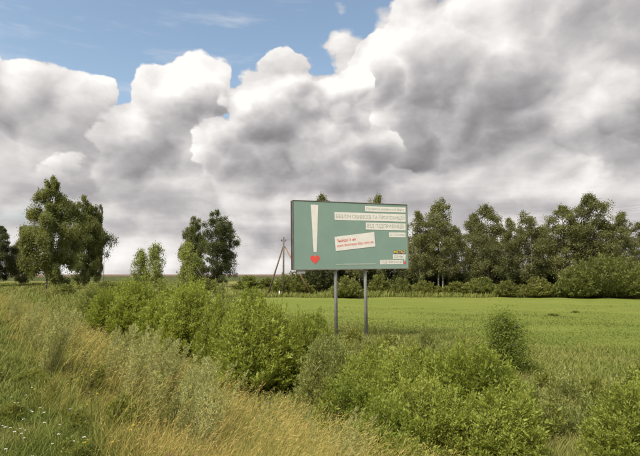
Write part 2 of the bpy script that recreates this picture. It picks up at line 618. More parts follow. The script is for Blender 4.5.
def field_mat(name, a, b, c, sx=0.02, sy=0.25):
    m, t, out = mat_new(name)
    gp = t.n('ShaderNodeNewGeometry')
    n = t.noise(t.v('MULTIPLY', gp.outputs['Position'], (sx, sy, 0.3)), 1.0, 6, 0.65)
    pbsdf(t, out, t.ramp(n, [(0.3, a), (0.5, b), (0.72, c)]), 0.95, 0.05, bump=(n, 0.5, 0.3))
    return m


f1_ = obj('ripe_field', sheet('ripe_field', np.linspace(-1500, 1500, 60), graded(285, 1500, 60, 200), 0.10,
                              field_mat('ripe_crop', (0.125, 0.088, 0.066), (0.155, 0.110, 0.082), (0.19, 0.14, 0.105))))
tag(f1_, 'reddish brown ripe field lying along the horizon', 'field', kind='structure')

# tall green crop strip: a low thick slab with an uneven top
xs = np.linspace(-110, 160, 270)
ys = np.linspace(150, 262, 30)
X, Y = np.meshgrid(xs, ys)
rng = np.random.default_rng(5)
Z = H(X, Y) + 0.75 + 0.35 * rng.random(X.shape)
Z[0] = H(X[0], Y[0]) - 0.1
Z[-1] = H(X[-1], Y[-1]) - 0.1
Z[:, 0] = H(X[:, 0], Y[:, 0]) - 0.1
Z[:, -1] = H(X[:, -1], Y[:, -1]) - 0.1
i = np.arange(len(ys) - 1)[:, None] * len(xs) + np.arange(len(xs) - 1)[None]
Fq = np.stack([i, i + 1, i + 1 + len(xs), i + len(xs)], -1).reshape(-1, 4).astype(np.int32)
cf = obj('crop_field', arrays_mesh('crop_field', np.stack([X, Y, Z], -1).reshape(-1, 3), Fq,
                                   field_mat('green_crop', (0.050, 0.060, 0.024), (0.070, 0.082, 0.032), (0.095, 0.105, 0.042), 0.3, 0.3)))
tag(cf, 'dark green standing crop in a strip before the brown field', 'field', kind='structure')


# ------------------------------------------------------------------ plants: generators
def make_tree(seed, Ht, Wd, cb, nleaf, leaf=0.20, lean=0.0, stems=1, prof=(0.55, 1.0), droop=0.25, peak=0.42, pw=0.75):
    """returns (trunk mesh arrays, crown mesh arrays). Origin at the foot of the trunk."""
    r = np.random.default_rng(seed)
    paths = []
    tips = []
    for s in range(stems):
        sh = Ht * (1 - 0.18 * s * r.random()) if s else Ht
        k = 12
        tt = np.linspace(0, 1, k)
        off = (r.normal(0, Wd * 0.16, 2) if stems > 1 else np.zeros(2))
        wob = np.cumsum(r.normal(0, 0.012 * Ht, (k, 2)), axis=0) * 0.6
        base = (r.normal(0, 0.35, 2) if stems > 1 else np.zeros(2))
        P = np.zeros((k, 3))
        P[:, :2] = base + wob + off[None] * tt[:, None] ** 0.8
        P[:, 0] += lean * tt * Ht
        P[:, 2] = tt * sh - 0.25 * (1 - tt)
        r0 = 0.0115 * Ht * (0.8 if stems > 1 else 1.0)
        paths.append((P, r0 * (1 - tt) ** 0.8 + 0.015))
        nl = int(42 / stems ** 0.5)
        hs = cb + (0.985 - cb) * (np.arange(nl) + r.random(nl)) / nl
        a0 = r.random() * 6.28
        for q, hh in enumerate(hs):
            f = (hh - cb) / (1 - cb)
            pr = prof[0] + (prof[1] - prof[0]) * math.sin(min(1, f / peak) * math.pi / 2) if f < peak else \
                max(0.08, math.cos((f - peak) / (1 - peak) * math.pi / 2) ** pw)
            Ln = Wd * 0.5 * pr * r.uniform(0.55, 1.18)
            az_ = a0 + q * 2.4 + r.normal(0, 0.4)
            up = r.uniform(0.55, 1.25) + 0.6 * f
            p0 = np.array([np.interp(hh, tt, P[:, i]) for i in range(3)])
            dirh = np.array([math.cos(az_), math.sin(az_), 0])
            ts = np.linspace(0, 1, 6)
            L = p0 + dirh * (Ln * ts)[:, None] + np.array([0, 0, 1.0]) * (Ln * (up * ts - (up * 0.5 + droop) * ts ** 2))[:, None]
            L[1:] += r.normal(0, 0.05 * Ln, (5, 3))
            paths.append((L, 0.10 * r0 + 0.28 * r0 * (1 - hh) * (1 - ts) + 0.012 * (1 - ts)))
            ns = 3 + int(Ln * 1.6)
            for _ in range(ns):
                t0 = r.uniform(0.25, 1.0)
                q0 = np.array([np.interp(t0, ts, L[:, i]) for i in range(3)])
                sl_ = Ln * r.uniform(0.15, 0.42) * (1.15 - 0.5 * t0) + 0.2
                dv = dirh * r.uniform(0.1, 0.9) + r.normal(0, 0.6, 3)
                dv[2] = dv[2] * 0.6 + 0.15
                dv /= np.linalg.norm(dv) + 1e-6
                q1 = q0 + dv * sl_
                tips.append((q0 * 0.4 + q1 * 0.6, sl_ * 0.45 + 0.12))
                tips.append((q1, 0.22 + sl_ * 0.25))
                mid = (q0 + q1) / 2 + np.array([0, 0, 0.06 * sl_])
                paths.append((np.stack([q0, mid, q1]), np.array([0.022, 0.014, 0.006])))
        tips.append((P[-1], 0.35))
        tips.append((P[-2], 0.4))
    C = np.array([t_[0] for t_ in tips])
    Rr = np.array([t_[1] for t_ in tips])
    wgt = Rr ** 1.2 * r.uniform(0.15, 1.8, len(Rr))
    idx = r.choice(len(C), nleaf, p=wgt / wgt.sum())
    g3 = r.normal(0, 0.62, (nleaf, 3))
    g3[:, 2] *= 1.15
    pos = C[idx] + g3 * Rr[idx][:, None]
    pos[:, 2] -= np.abs(r.normal(0, 0.16, nleaf))
    pos[:, 2] = np.maximum(pos[:, 2], 0.4)
    A = r.normal(0, 1, (nleaf, 3))
    A[:, 2] -= 0.8
    N = r.normal(0, 0.8, (nleaf, 3))
    N[:, 2] += 1.0
    Lf = leaf * r.uniform(0.65, 1.35, nleaf)
    V, Fq = leaf_arrays(pos, A, N, Lf, Lf * 0.72)
    clus = r.random(len(C))
    rnd = np.clip(0.55 * clus[idx] + 0.45 * r.random(nleaf), 0, 1)
    return tubes(paths, 5), (V, Fq, rnd)


def tree_meshes(name, bark, leafm, **kw):
    (tv, tf), (cv, cf_, rn) = make_tree(**kw)
    return (arrays_mesh(name + '_trunk', tv, tf, bark, smooth=True), arrays_mesh(name + '_crown', cv, cf_, leafm, fattr={'rnd': rn}),
            kw['Ht'], kw['Wd'])


def make_bush(seed, Ht, Wd, nshoot, per, leaf, asp=0.30, upright=0.55, low=0.12):
    """willow-like thicket of upright leafy shoots filling a dome"""
    r = np.random.default_rng(seed)
    paths = []
    LC, LA, LR = [], [], []
    lump = r.random((7, 2)) * 2 - 1
    lump_h = r.uniform(0.78, 1.10, 7)
    for s in range(nshoot):
        a = r.random() * 6.283
        rad = math.sqrt(r.random())
        ex, ey = math.cos(a) * rad, math.sin(a) * rad
        d2 = ((lump - np.array([ex, ey])) ** 2).sum(1)
        k = np.exp(-d2 / 0.07)
        lh = (k * lump_h).sum() / (k.sum() + 1e-6)
        env = math.sqrt(max(0.06, 1 - (rad * 0.97) ** 2)) * lh
        ht = Ht * env * (r.uniform(0.45, 1.0) if r.random() < 0.35 else r.uniform(0.86, 1.06))
        end = np.array([ex * Wd / 2, ey * Wd / 2, ht])
        b0 = np.array([ex * Wd * 0.16 + r.normal(0, 0.05), ey * Wd * 0.16 + r.normal(0, 0.05), -0.05])
        ts = np.linspace(0, 1, 7)
        out = end[:2] - b0[:2]
        P = np.zeros((7, 3))
        P[:, :2] = b0[:2] + out[None] * (ts ** (0.75 if upright > 0.5 else 1.0))[:, None]
        P[:, 2] = b0[2] + (ht - b0[2]) * ts ** 0.95
        P[1:] += np.cumsum(r.normal(0, 0.012 * Ht, (6, 3)), axis=0)
        paths.append((P, (0.0045 * Ht) * (1 - ts) + 0.0022))
        n = int(per * r.uniform(0.7, 1.3))
        tl = low + (1 - low) * r.random(n) ** 0.75
        c = np.stack([np.interp(tl, ts, P[:, i]) for i in range(3)], 1)
        T = norm(np.stack([np.interp(np.clip(tl + 0.05, 0, 1), ts, P[:, i]) for i in range(3)], 1) - c + 1e-5)
        # side twigs: leaves stand off the shoot
        so_ = r.normal(0, 1, (n, 3))
        so_[:, 2] = np.abs(so_[:, 2]) * 0.5
        so_ = norm(so_)
        dist = np.abs(r.normal(0, 0.085 * Ht, n)) * (1.25 - tl * 1.05)
        c = c + so_ * dist[:, None]
        LC.append(c)
        LA.append(T * 0.8 + so_ * 0.9 + r.normal(0, 0.35, (n, 3)))
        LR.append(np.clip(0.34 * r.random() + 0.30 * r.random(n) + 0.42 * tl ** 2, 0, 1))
    C = np.concatenate(LC)
    C[:, 2] = np.maximum(C[:, 2], 0.03)
    A = np.concatenate(LA)
    n = len(C)
    N = r.normal(0, 0.7, (n, 3))
    N[:, 2] += 1
    L = leaf * np.exp(r.normal(-0.08, 0.36, n)).clip(0.35, 1.9)
    V, Fq = leaf_arrays(C, A, N, L, L * asp * r.uniform(0.75, 1.25, n))
    return tubes(paths, 4), (V, Fq, np.concatenate(LR))


def bush_meshes(name, leafm, **kw):
    (tv, tf), (cv, cf_, rn) = make_bush(**kw)
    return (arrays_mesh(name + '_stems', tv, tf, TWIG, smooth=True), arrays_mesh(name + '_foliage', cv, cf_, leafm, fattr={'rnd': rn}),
            kw['Ht'], kw['Wd'])


def with_mat(ms, mat):
    c = ms[1].copy()
    c.materials[0] = mat
    return (ms[0], c, ms[2], ms[3])


def place_tree(name, ms, loc, Ht, Wd, rz, label, cat='tree', group=None, parts=('trunk', 'crown')):
    e = empty(name, loc, rz, (Wd / ms[3], Wd / ms[3], Ht / ms[2]))
    tag(e, label, cat, group)
    obj(parts[0], ms[0], e)
    obj(parts[1], ms[1], e)
    return e


def tree_px(name, ms, px, d, top, wpx, rz, label, cat='tree', group=None, parts=('trunk', 'crown'), sink=0.0):
    p = spot(px, d)
    p.z -= sink
    return place_tree(name, ms, p, z_at(top, d) - p.z, wpx / F * d, rz, label, cat, group, parts)


# ------------------------------------------------------------------ trees
birch = [tree_meshes('birch_a', BARKW, L_BIRCH, seed=11, Ht=18, Wd=9.5, cb=0.10, nleaf=88000, leaf=0.225, prof=(0.80, 1.0), droop=0.40, peak=0.30, pw=0.85),
         tree_meshes('birch_b', BARKW, L_BIRCH, seed=12, Ht=18, Wd=8.5, cb=0.07, nleaf=74000, leaf=0.225, stems=3, pw=0.65, prof=(0.6, 1.0), droop=0.3)]
forest = [tree_meshes('forest_a', BARK, L_FOREST, seed=21, Ht=14, Wd=5.2, cb=0.16, nleaf=20000, leaf=0.175, prof=(0.6, 1.0)),
          tree_meshes('forest_b', BARKW, L_FOREST, seed=22, Ht=14, Wd=5.0, cb=0.18, nleaf=17000, leaf=0.175, prof=(0.65, 1.0), stems=2),
          tree_meshes('forest_c', BARK, L_FOREST, seed=23, Ht=14, Wd=5.4, cb=0.12, nleaf=22000, leaf=0.175, prof=(0.75, 1.0), droop=0.35),
          tree_meshes('forest_d', BARKW, L_FOREST, seed=24, Ht=14, Wd=4.6, cb=0.20, nleaf=16000, leaf=0.175, prof=(0.55, 1.0))]
poplar = tree_meshes('dark_poplar', BARK, L_DARK, seed=31, Ht=16, Wd=7.5, cb=0.05, nleaf=42000, leaf=0.20, prof=(0.75, 1.0), stems=2)
young = [tree_meshes('young_a', BARK, L_YOUNG, seed=41, Ht=6, Wd=2.6, cb=0.06, nleaf=10000, leaf=0.15, prof=(0.8, 1.0)),
         tree_meshes('young_b', BARK, L_YOUNG, seed=42, Ht=6, Wd=2.4, cb=0.05, nleaf=8000, leaf=0.15, prof=(0.8, 1.0), stems=2)]

TREES = [
    # mesh, px, depth, top py, width px, rot, label
    (birch[0], 46, 88, 177, 45, 0.3, 'tall light green birch with visible white trunk, biggest tree at far left', 'birch_tree'),
    (birch[1], 85, 108, 197, 30, 1.9, 'dense birch clump with several pale stems just right of the tallest left birch', 'birch_tree'),
    (with_mat(birch[1], L_FOREST), 97, 118, 206, 11, 4.2, 'narrow darker birch at the right edge of the left birch clump', 'birch_tree'),
    (with_mat(birch[0], L_DARK), -2, 110, 226, 30, 2.5, 'dark rounded tree cut off by the left picture edge', 'leafy_tree'),
    (with_mat(birch[1], L_FOREST), 22, 118, 226, 18, 0.7, 'lower tree between the cut off dark tree and the tallest birch', 'leafy_tree'),
    (with_mat(birch[1], L_BIRCH), 194, 118, 218, 24, 3.3, 'greyer half of the tree pair standing alone in mid field, left one', 'leafy_tree'),
    (poplar, 217, 110, 211, 35, 0.4, 'dark tall bushy tree of the lone pair in mid field', 'leafy_tree'),
    (young[0], 189, 46, 243, 19, 1.0, 'slim pale green young tree in front of the dark mid field pair', 'young_tree'),
    (young[1], 154, 50, 244, 16, 2.0, 'sparse pale young tree rising above hedge, right of two', 'young_tree'),
    (young[1], 143, 51, 250, 14, 4.4, 'shorter pale young tree rising above hedge, left of two', 'young_tree'),
]
for ms, px, d, tp, w, rz, lab, nm in TREES:
    tree_px(nm, ms, px, d, tp, w, rz, lab)

WOOD_ROW = [
    (2, 321, 80, 195, 30, 0.2, 'wood edge tree whose tip shows above the billboard, left one'),
    (0, 340, 84, 206, 30, 1.7, 'wood edge tree hidden behind the middle of the billboard'),
    (1, 360, 79, 206, 30, 2.2, 'wood edge tree with trunk between the two billboard posts'),
    (3, 379, 80, 196, 26, 4.0, 'wood edge tree whose tip shows above the billboard, right one'),
    (2, 398, 83, 207, 30, 5.1, 'wood edge tree behind the right end of the billboard'),
    (3, 419, 78, 212, 27, 0.9, 'slender tree just right of the billboard in the wood edge'),
    (1, 443, 78, 198, 37, 3.1, 'tall loose crowned tree with sky gaps, second right of billboard'),
    (0, 472, 80, 213, 26, 4.6, 'dark lower tree in wood edge before the wide gap right of billboard'),
    (2, 489, 76, 205, 34, 2.6, 'broad mid green tree in the middle of the right wood edge'),
    (3, 511, 82, 219, 24, 1.2, 'lower thin tree filling the gap in the middle of the wood edge'),
    (1, 530, 78, 213, 36, 5.6, 'mid height twin stemmed tree left of the tallest right hand trees'),
    (2, 563, 77, 206, 40, 0.5, 'wide drooping tree left of the tallest tree of the right wood'),
    (0, 596, 76, 194, 40, 2.0, 'tallest tree of the right wood above the large round bush'),
    (3, 625, 73, 213, 30, 3.7, 'pale trunked tree near the right picture edge'),
    (2, 648, 76, 221, 34, 4.9, 'tree half cut by the right picture edge behind the large bush'),
    (0, 455, 90, 225, 30, 0.1, 'shaded tree standing deeper in wood behind the tall loose tree'),
    (2, 500, 92, 228, 34, 0.8, 'shaded tree standing deeper in wood behind the broad middle tree'),
    (1, 548, 90, 224, 32, 2.9, 'shaded tree deeper in wood behind the twin stemmed tree'),
    (0, 580, 92, 222, 34, 1.4, 'shaded tree deeper in wood left behind the tallest right tree'),
    (3, 612, 88, 224, 30, 5.3, 'shaded tree deeper in wood right behind the tallest right tree'),
    (2, 428, 92, 232, 28, 3.9, 'shaded low tree deeper in wood beside the slender tree by the billboard'),
]
for k, px, d, tp, w, rz, lab in WOOD_ROW:
    tree_px('woodland_tree', forest[k], px, d, tp, w * 1.05, rz, lab, 'tree', 'trees along the edge of the wood')

# ------------------------------------------------------------------ far shrubs
shrub = [bush_meshes('shrub_a', L_SHRUB, seed=51, Ht=3, Wd=5, nshoot=150, per=70, leaf=0.20, asp=0.55, low=0.03),
         bush_meshes('shrub_b', L_SHRUB, seed=52, Ht=3, Wd=4, nshoot=110, per=80, leaf=0.19, asp=0.5, low=0.03)]
bigshrub = bush_meshes('big_willow', L_SHRUB, seed=53, Ht=5.5, Wd=11, nshoot=420, per=80, leaf=0.22, asp=0.5, low=0.03)
FAR = [
    (bigshrub, 606, 67, 254, 92, 0.3, 'large round dark green willow thicket at right before the wood'),
    (bigshrub, 650, 69, 258, 60, 2.1, 'large willow thicket running out of the right picture edge'),
    (shrub[0], 575, 66.5, 270, 44, 1.5, 'left shoulder of the large willow thicket, a lower rounded bush'),
    (with_mat(shrub[0], L_LOW), 538, 68, 279, 40, 0.7, 'rounded mid green shrub left of the large willow thicket'),
    (with_mat(shrub[1], L_LOW), 507, 68, 282, 30, 2.7, 'small pale green shrub at the wood edge left of the rounded shrub'),
    (shrub[0], 480, 72, 279, 44, 4.0, 'shrub below the broad middle tree of the wood'),
    (with_mat(shrub[1], L_LOW), 455, 73, 283, 36, 5.0, 'low shrub beneath the tall loose tree right of billboard'),
    (with_mat(shrub[0], L_LOW), 425, 73, 282, 40, 0.1, 'low shrub directly right of the billboard, below the slender tree'),
    (shrub[1], 402, 71, 280, 26, 1.1, 'low shrub under the right end of the billboard'),
    (shrub[1], 380, 74, 276, 30, 3.2, 'shrub right of the right billboard post at the wood edge'),
    (shrub[0], 346, 66, 278, 34, 2.3, 'shrub seen between the billboard posts across the meadow'),
    (shrub[0], 292, 74, 274, 44, 4.9, 'brownish shrub under the left end of billboard beside the power pole'),
    (shrub[1], 248, 88, 277, 34, 0.5, 'low shrub left of the power pole behind the hedge'),
    (shrub[1], 268, 92, 279, 30, 2.9, 'low shrub behind the leaning leg of the power pole'),
    (shrub[0], 207, 72, 280, 40, 1.9, 'low shrub at the foot of the dark mid field pair'),
    (shrub[1], 66, 70, 285, 24, 0.2, 'low bushy growth right of the tallest birch trunk'),
    (shrub[0], 110, 60, 283, 36, 1.3, 'pale green low growth behind far end of the hedge'),
]
UNDER = [(shrub[k % 2], 318 + 17.5 * k, 79 + (k * 7 % 5) * 1.6, 262 + (k * 5 % 7) * 1.8, 44, k * 1.3) for k in range(19)]
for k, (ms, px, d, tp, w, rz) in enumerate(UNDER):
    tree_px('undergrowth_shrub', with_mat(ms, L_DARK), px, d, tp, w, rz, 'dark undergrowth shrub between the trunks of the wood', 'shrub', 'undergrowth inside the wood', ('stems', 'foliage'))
for ms, px, d, tp, w, rz, lab in FAR:
    tree_px('shrub', ms, px, d, tp, w, rz, lab, 'shrub', 'shrubs beyond the meadow', ('stems', 'foliage'))

# ------------------------------------------------------------------ hedge of willows along the embankment foot
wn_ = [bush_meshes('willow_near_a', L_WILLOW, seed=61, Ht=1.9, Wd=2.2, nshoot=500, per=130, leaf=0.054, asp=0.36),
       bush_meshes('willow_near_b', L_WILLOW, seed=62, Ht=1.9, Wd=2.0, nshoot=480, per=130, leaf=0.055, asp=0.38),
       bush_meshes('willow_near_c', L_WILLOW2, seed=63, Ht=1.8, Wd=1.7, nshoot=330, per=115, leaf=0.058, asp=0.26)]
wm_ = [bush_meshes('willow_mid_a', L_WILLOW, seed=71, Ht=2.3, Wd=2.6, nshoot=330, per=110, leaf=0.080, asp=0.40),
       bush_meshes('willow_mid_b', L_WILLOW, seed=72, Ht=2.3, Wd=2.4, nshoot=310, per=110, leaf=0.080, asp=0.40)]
wmg = with_mat(wm_[0], L_WILLOW2)
HEDGE = [
    (wm_[0], 110, 26.5, 289, 40, 0.2, 'last rounded willow bush at the far left end of the hedge'),
    (wm_[1], 137, 23.5, 284, 50, 1.2, 'second willow bush from the far end of the hedge'),
    (wm_[0], 165, 20.8, 290, 56, 2.4, 'third willow bush from the far end of the hedge, front row'),
    (wm_[1], 192, 18.2, 287, 64, 3.6, 'fourth willow bush of the front hedge, left of the big round one'),
    (wm_[0], 222, 16.4, 299, 50, 4.4, 'willow bush tucked against the left side of the big round bush'),
    (wn_[0], 258, 13.4, 294, 104, 5.2, 'big round dense willow bush in the middle of the picture'),
    (wn_[1], 300, 13.2, 312, 60, 0.9, 'right shoulder of the big round willow bush'),
    (wm_[1], 125, 31, 284, 44, 0.4, 'back row willow behind the far end of the hedge'),
    (wmg, 158, 28, 281, 46, 1.9, 'pale back row willow below the two young trees'),
    (wm_[0], 190, 25, 283, 50, 2.9, 'back row willow below the slim young tree'),
    (wmg, 222, 22, 288, 54, 4.1, 'pale back row willow below the dark mid field tree'),
    (wm_[1], 250, 20, 291, 46, 5.5, 'back row willow showing above the big round bush'),
    (wmg, 96, 38, 285, 34, 0.3, 'low far willow past the end of the hedge'),
    (wm_[1], 315, 15.5, 316, 50, 2.2, 'willow behind the grey leaved bush, left of the left post'),
    (wn_[2], 332, 11.6, 327, 66, 1.6, 'grey green leaved willow bush below the left billboard post'),
    (wn_[1], 372, 10.4, 345, 80, 2.8, 'willow bush below the right billboard post'),
    (wn_[0], 410, 9.6, 343, 104, 4.7, 'large willow bush in the right foreground, left of its tallest neighbour'),
    (wn_[1], 464, 9.2, 338, 116, 0.6, 'tallest large willow bush in the right foreground, left of the small dark sapling'),
    (wn_[0], 504, 8.8, 366, 54, 3.3, 'willow bush directly in front of the small dark sapling'),
    (wn_[1], 356, 8.6, 374, 84, 5.9, 'low front willow at left of the right foreground cluster'),
    (wn_[0], 424, 7.9, 372, 120, 1.4, 'low front willow at centre of the right foreground cluster'),
    (wn_[1], 486, 7.6, 384, 96, 2.0, 'low front willow at right of the right foreground cluster'),
    (wm_[1], 384, 7.3, 404, 86, 0.5, 'lowest front willow at the bottom edge, beside the lower centre mugwort'),
    (wn_[1], 350, 7.2, 424, 74, 2.6, 'small willow at the bottom edge left of the lowest front willow'),
    (wn_[0], 400, 6.7, 430, 80, 4.2, 'small willow at the bottom edge right of the lowest front willow'),
    (wn_[0], 630, 8.0, 378, 100, 0.8, 'willow bush in the bottom right corner'),
    (wn_[1], 668, 8.8, 372, 100, 5.0, 'willow bush cut by the right picture edge'),
]
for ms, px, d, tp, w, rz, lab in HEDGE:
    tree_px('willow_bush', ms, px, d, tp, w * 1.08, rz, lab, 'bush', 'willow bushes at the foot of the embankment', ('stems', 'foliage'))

# small dark sapling in the meadow
sap = tree_meshes('sapling', BARK, L_SAPL, seed=83, Ht=2.0, Wd=1.25, cb=0.05, nleaf=14000, leaf=0.052, prof=(0.9, 1.0), droop=-0.05, peak=0.28, pw=1.0)
tree_px('sapling', sap, 504, 14.8, 317, 38, 0.4, 'small dense dark green sapling standing at the meadow edge', 'sapling')


# ------------------------------------------------------------------ grass
def scatter(n, seed, dmin, dmax, amin, amax, cond, pw=1.0):
    """points in polar rings round the road side; density thins with distance"""
    r = np.random.default_rng(seed)
    d = np.exp(r.uniform(math.log(dmin), math.log(dmax), n)) if pw == 1 else (dmin ** (2 - pw) + r.random(n) * (dmax ** (2 - pw) - dmin ** (2 - pw))) ** (1 / (2 - pw))
    a = r.uniform(R(amin), R(amax), n)
    x, y = np.sin(a) * d, np.cos(a) * d
    u, v = UV(x, y)
    k = cond(x, y, u, v, r)
    return x[k], y[k], d[k], r


def blades(x, y, hgt, wid, lean_dir, lean_mag, r, curve=1.6):
    n = len(x)
    z = H(x, y) - 0.02
    B = np.stack([x, y, z], 1)
    la = lean_dir
    Ld = np.stack([np.cos(la), np.sin(la), np.zeros(n)], 1)
    sa = r.uniform(0, 6.283, n)
    S = np.stack([np.cos(sa), np.sin(sa), np.zeros(n)], 1) * (wid / 2)[:, None]

    def pt(s):
        q = B + Ld * (hgt * lean_mag * s ** curve)[:, None]
        q[:, 2] += hgt * (s - 0.28 * np.minimum(lean_mag, 1.2) * s ** 2)
        return q
    m1, m2, t = pt(0.4), pt(0.75), pt(1.0)
    V = np.stack([B - S, B + S, m1 - S * 0.85, m1 + S * 0.85, m2 - S * 0.55, m2 + S * 0.55, t], 1).reshape(-1, 3)
    o = np.arange(n)[:, None] * 7
    Q = np.concatenate([o + np.array([0, 1, 3, 2]), o + np.array([2, 3, 5, 4])]).astype(np.int32)
    T = (o + np.array([4, 5, 6])).astype(np.int32)
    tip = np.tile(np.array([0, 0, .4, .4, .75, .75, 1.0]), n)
    rb = r.random(n)
    rnd = np.repeat(rb, 7)
    return V, Q, T, tip, rnd, t, Ld, rb


def patch(x, y, s, seed):
    """cheap smooth pseudo noise -1..1"""
    q = seed * 1.7
    return (np.sin(x * s + q) * np.cos(y * s * 1.13 - q) + 0.6 * np.sin((x + y) * s * 2.1 + 2 * q) * np.cos((x - y) * s * 1.7) +
            0.3 * np.sin(x * s * 4.3 - q) * np.sin(y * s * 3.9 + q)) / 1.6


def join(parts):
    V, Q, T, tip, rnd, off = [], [], [], [], [], 0
    for v, q, t, ti, rn in parts:
        V.append(v)
        if q is not None and len(q):
            Q.append(q + off)
        if t is not None and len(t):
            T.append(t + off)
        tip.append(ti)
        rnd.append(rn)
        off += len(v)
    F_ = []
    if Q:
        F_.append(np.concatenate(Q))
    if T:
        F_.append(np.concatenate(T))
    return np.concatenate(V), F_, np.concatenate(tip), np.concatenate(rnd)


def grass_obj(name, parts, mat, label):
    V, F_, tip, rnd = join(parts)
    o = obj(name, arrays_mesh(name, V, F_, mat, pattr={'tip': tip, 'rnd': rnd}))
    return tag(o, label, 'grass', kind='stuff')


WIND = math.atan2(0.35, 0.94)                # the stalks lean to the right

# tall straw-coloured grass on the embankment slope
x, y, d, r = scatter(330000, 1, 2.6, 75, -44, 28,
                     lambda x, y, u, v, r: (u > 1.15 + 0.45 * patch(x, y, 1.1, 3)) & (u < 5.3 + 0.6 * patch(x, y, 0.8, 4)) & (r.random(len(x)) < 0.85 + 0.3 * patch(x, y, 1.6, 9)))
u, v = UV(x, y)
n = len(x)
hg = r.uniform(0.20, 0.66, n) * (1 + 0.35 * patch(x, y, 0.9, 2)) * (0.50 + 0.50 * sstep(0.8, 3.0, u))
wd = np.clip(0.00085 * d, 0.003, 0.05) * r.uniform(0.6, 1.4, n)
p = blades(x, y, hg, wd, WIND + r.normal(0, 1.5, n), r.uniform(0.1, 0.9, n), r)
parts = [p[:5]]
# seed heads on a part of the stalks
k = (r.random(n) < 0.13 + 0.12 * patch(x, y, 0.8, 21)) & (d < 22) & (u > 0.8) & (hg > 0.3)
tp_, Ld, rb, dd = p[5][k], p[6][k], p[7][k], d[k]
for q in range(4):
    m = len(tp_)
    ax = Ld * 0.9 + r.normal(0, 0.28, (m, 3))
    ax[:, 2] += 0.55
    c = tp_ - np.array([0, 0, 1.0]) * (0.045 * q) - Ld * 0.03 * q
    L = r.uniform(0.03, 0.085, m)
    V_, Q_ = leaf_arrays(c, ax, r.normal(0, 1, (m, 3)), L, np.clip(0.0010 * dd, 0.0035, 0.02) * r.uniform(0.7, 1.4, m), 0.1)
    parts.append((V_, Q_, None, np.full(len(V_), 1.0), np.repeat(np.clip(rb + 0.25, 0, 1), 4)))
# sparse taller stalks standing above the sward
x, y, d, r2 = scatter(16000, 31, 2.6, 40, -44, 26, lambda x, y, u, v, r: (u > 0.9) & (u < 5.5) & (r.random(len(x)) < 0.5 + 0.6 * patch(x, y, 1.3, 17)))
n = len(x)
p2 = blades(x, y, r2.uniform(0.6, 0.98, n), np.clip(0.0006 * d, 0.0022, 0.03), WIND + r2.normal(0, 0.5, n), r2.uniform(0.2, 0.7, n), r2)
parts.append(p2[:3] + (np.clip(p2[3] + 0.35, 0, 1), p2[4]))
for q in range(6):
    ax = p2[6] * 0.9 + r2.normal(0, 0.4, (n, 3))
    ax[:, 2] += 0.5
    c = p2[5] - np.array([0, 0, 1.0]) * (0.028 * q) - p2[6] * 0.025 * q
    V_, Q_ = leaf_arrays(c, ax, r2.normal(0, 1, (n, 3)), r2.uniform(0.02, 0.06, n), np.clip(0.0009 * d, 0.003, 0.02), 0.1)
    parts.append((V_, Q_, None, np.full(len(V_), 1.0), np.repeat(np.clip(p2[7] + 0.3, 0, 1), 4)))
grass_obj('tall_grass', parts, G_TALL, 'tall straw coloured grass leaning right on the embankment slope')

# short green turf on the verge
x, y, d, r = scatter(210000, 2, 2.4, 30, -46, 12,
                     lambda x, y, u, v, r: (u < 2.3 + 1.3 * patch(x, y, 1.2, 5)) & (u > -8))
n = len(x)
hg = r.uniform(0.07, 0.26, n) * (1 + 0.55 * patch(x, y, 1.9, 7))
wd = np.clip(0.0011 * d, 0.004, 0.03) * r.uniform(0.7, 1.4, n)
p = blades(x, y, hg, wd, r.uniform(0, 6.283, n), r.uniform(0.2, 1.1, n), r)
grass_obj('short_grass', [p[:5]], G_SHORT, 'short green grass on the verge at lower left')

# meadow behind the hedge
x, y, d, r = scatter(190000, 3, 9, 68, -34, 37, lambda x, y, u, v, r: (u > 14.0 + 2.5 * patch(x, y, 0.4, 6)) & (r.random(len(x)) > 0.92 * sstep(24, 58, y)) & (y < 68))
n = len(x)
hg = r.uniform(0.05, 0.15, n) * (1 + 0.5 * patch(x, y, 0.25, 8)) * (1 - 0.6 * sstep(20, 55, d))
wd = np.clip(0.0013 * d, 0.01, 0.08) * r.uniform(0.7, 1.4, n)
p = blades(x, y, hg, wd, r.uniform(0, 6.283, n), r.uniform(0.2, 0.9, n), r)
grass_obj('meadow_grass', [p[:5]], G_FIELD, 'short bright green grass of the wide meadow')

# rough grass between hedge and meadow, and along the far wood edge
x, y, d, r = scatter(230000, 4, 6, 44, -34, 40,
                     lambda x, y, u, v, r: (u > 5.0) & (u < 18.0 + 3.0 * patch(x, y, 0.4, 11) + 1.5 * sstep(3, 9, x)) & (r.random(len(x)) < 1.25 - 0.70 * sstep(13, 21, u)))
u, v = UV(x, y)
n = len(x)
hg = r.uniform(0.16, 0.50, n) * (1 + 0.35 * patch(x, y, 0.7, 12)) * (1 - 0.50 * sstep(11.0, 20.0, u))
wd = np.clip(0.0012 * d, 0.007, 0.05) * r.uniform(0.7, 1.4, n)
p = blades(x, y, hg, wd, WIND + r.normal(0, 1.2, n), r.uniform(0.15, 0.8, n), r)
parts = [p[:5]]
k = (r.random(n) < 0.16 + 0.22 * patch(x, y, 0.45, 23)) & (hg > 0.2) & (u > 8)
tp_, Ld, dd = p[5][k], p[6][k], d[k]
for q in range(3):
    m = len(tp_)
    ax = Ld * 0.7 + r.normal(0, 0.3, (m, 3))
    ax[:, 2] += 0.7
    V_, Q_ = leaf_arrays(tp_ - np.array([0, 0, 0.04 * q]), ax, r.normal(0, 1, (m, 3)), r.uniform(0.04, 0.10, m), np.clip(0.0011 * dd, 0.006, 0.03), 0.1)
    parts.append((V_, Q_, None, np.full(len(V_), 1.0), np.full(len(V_), 0.55)))
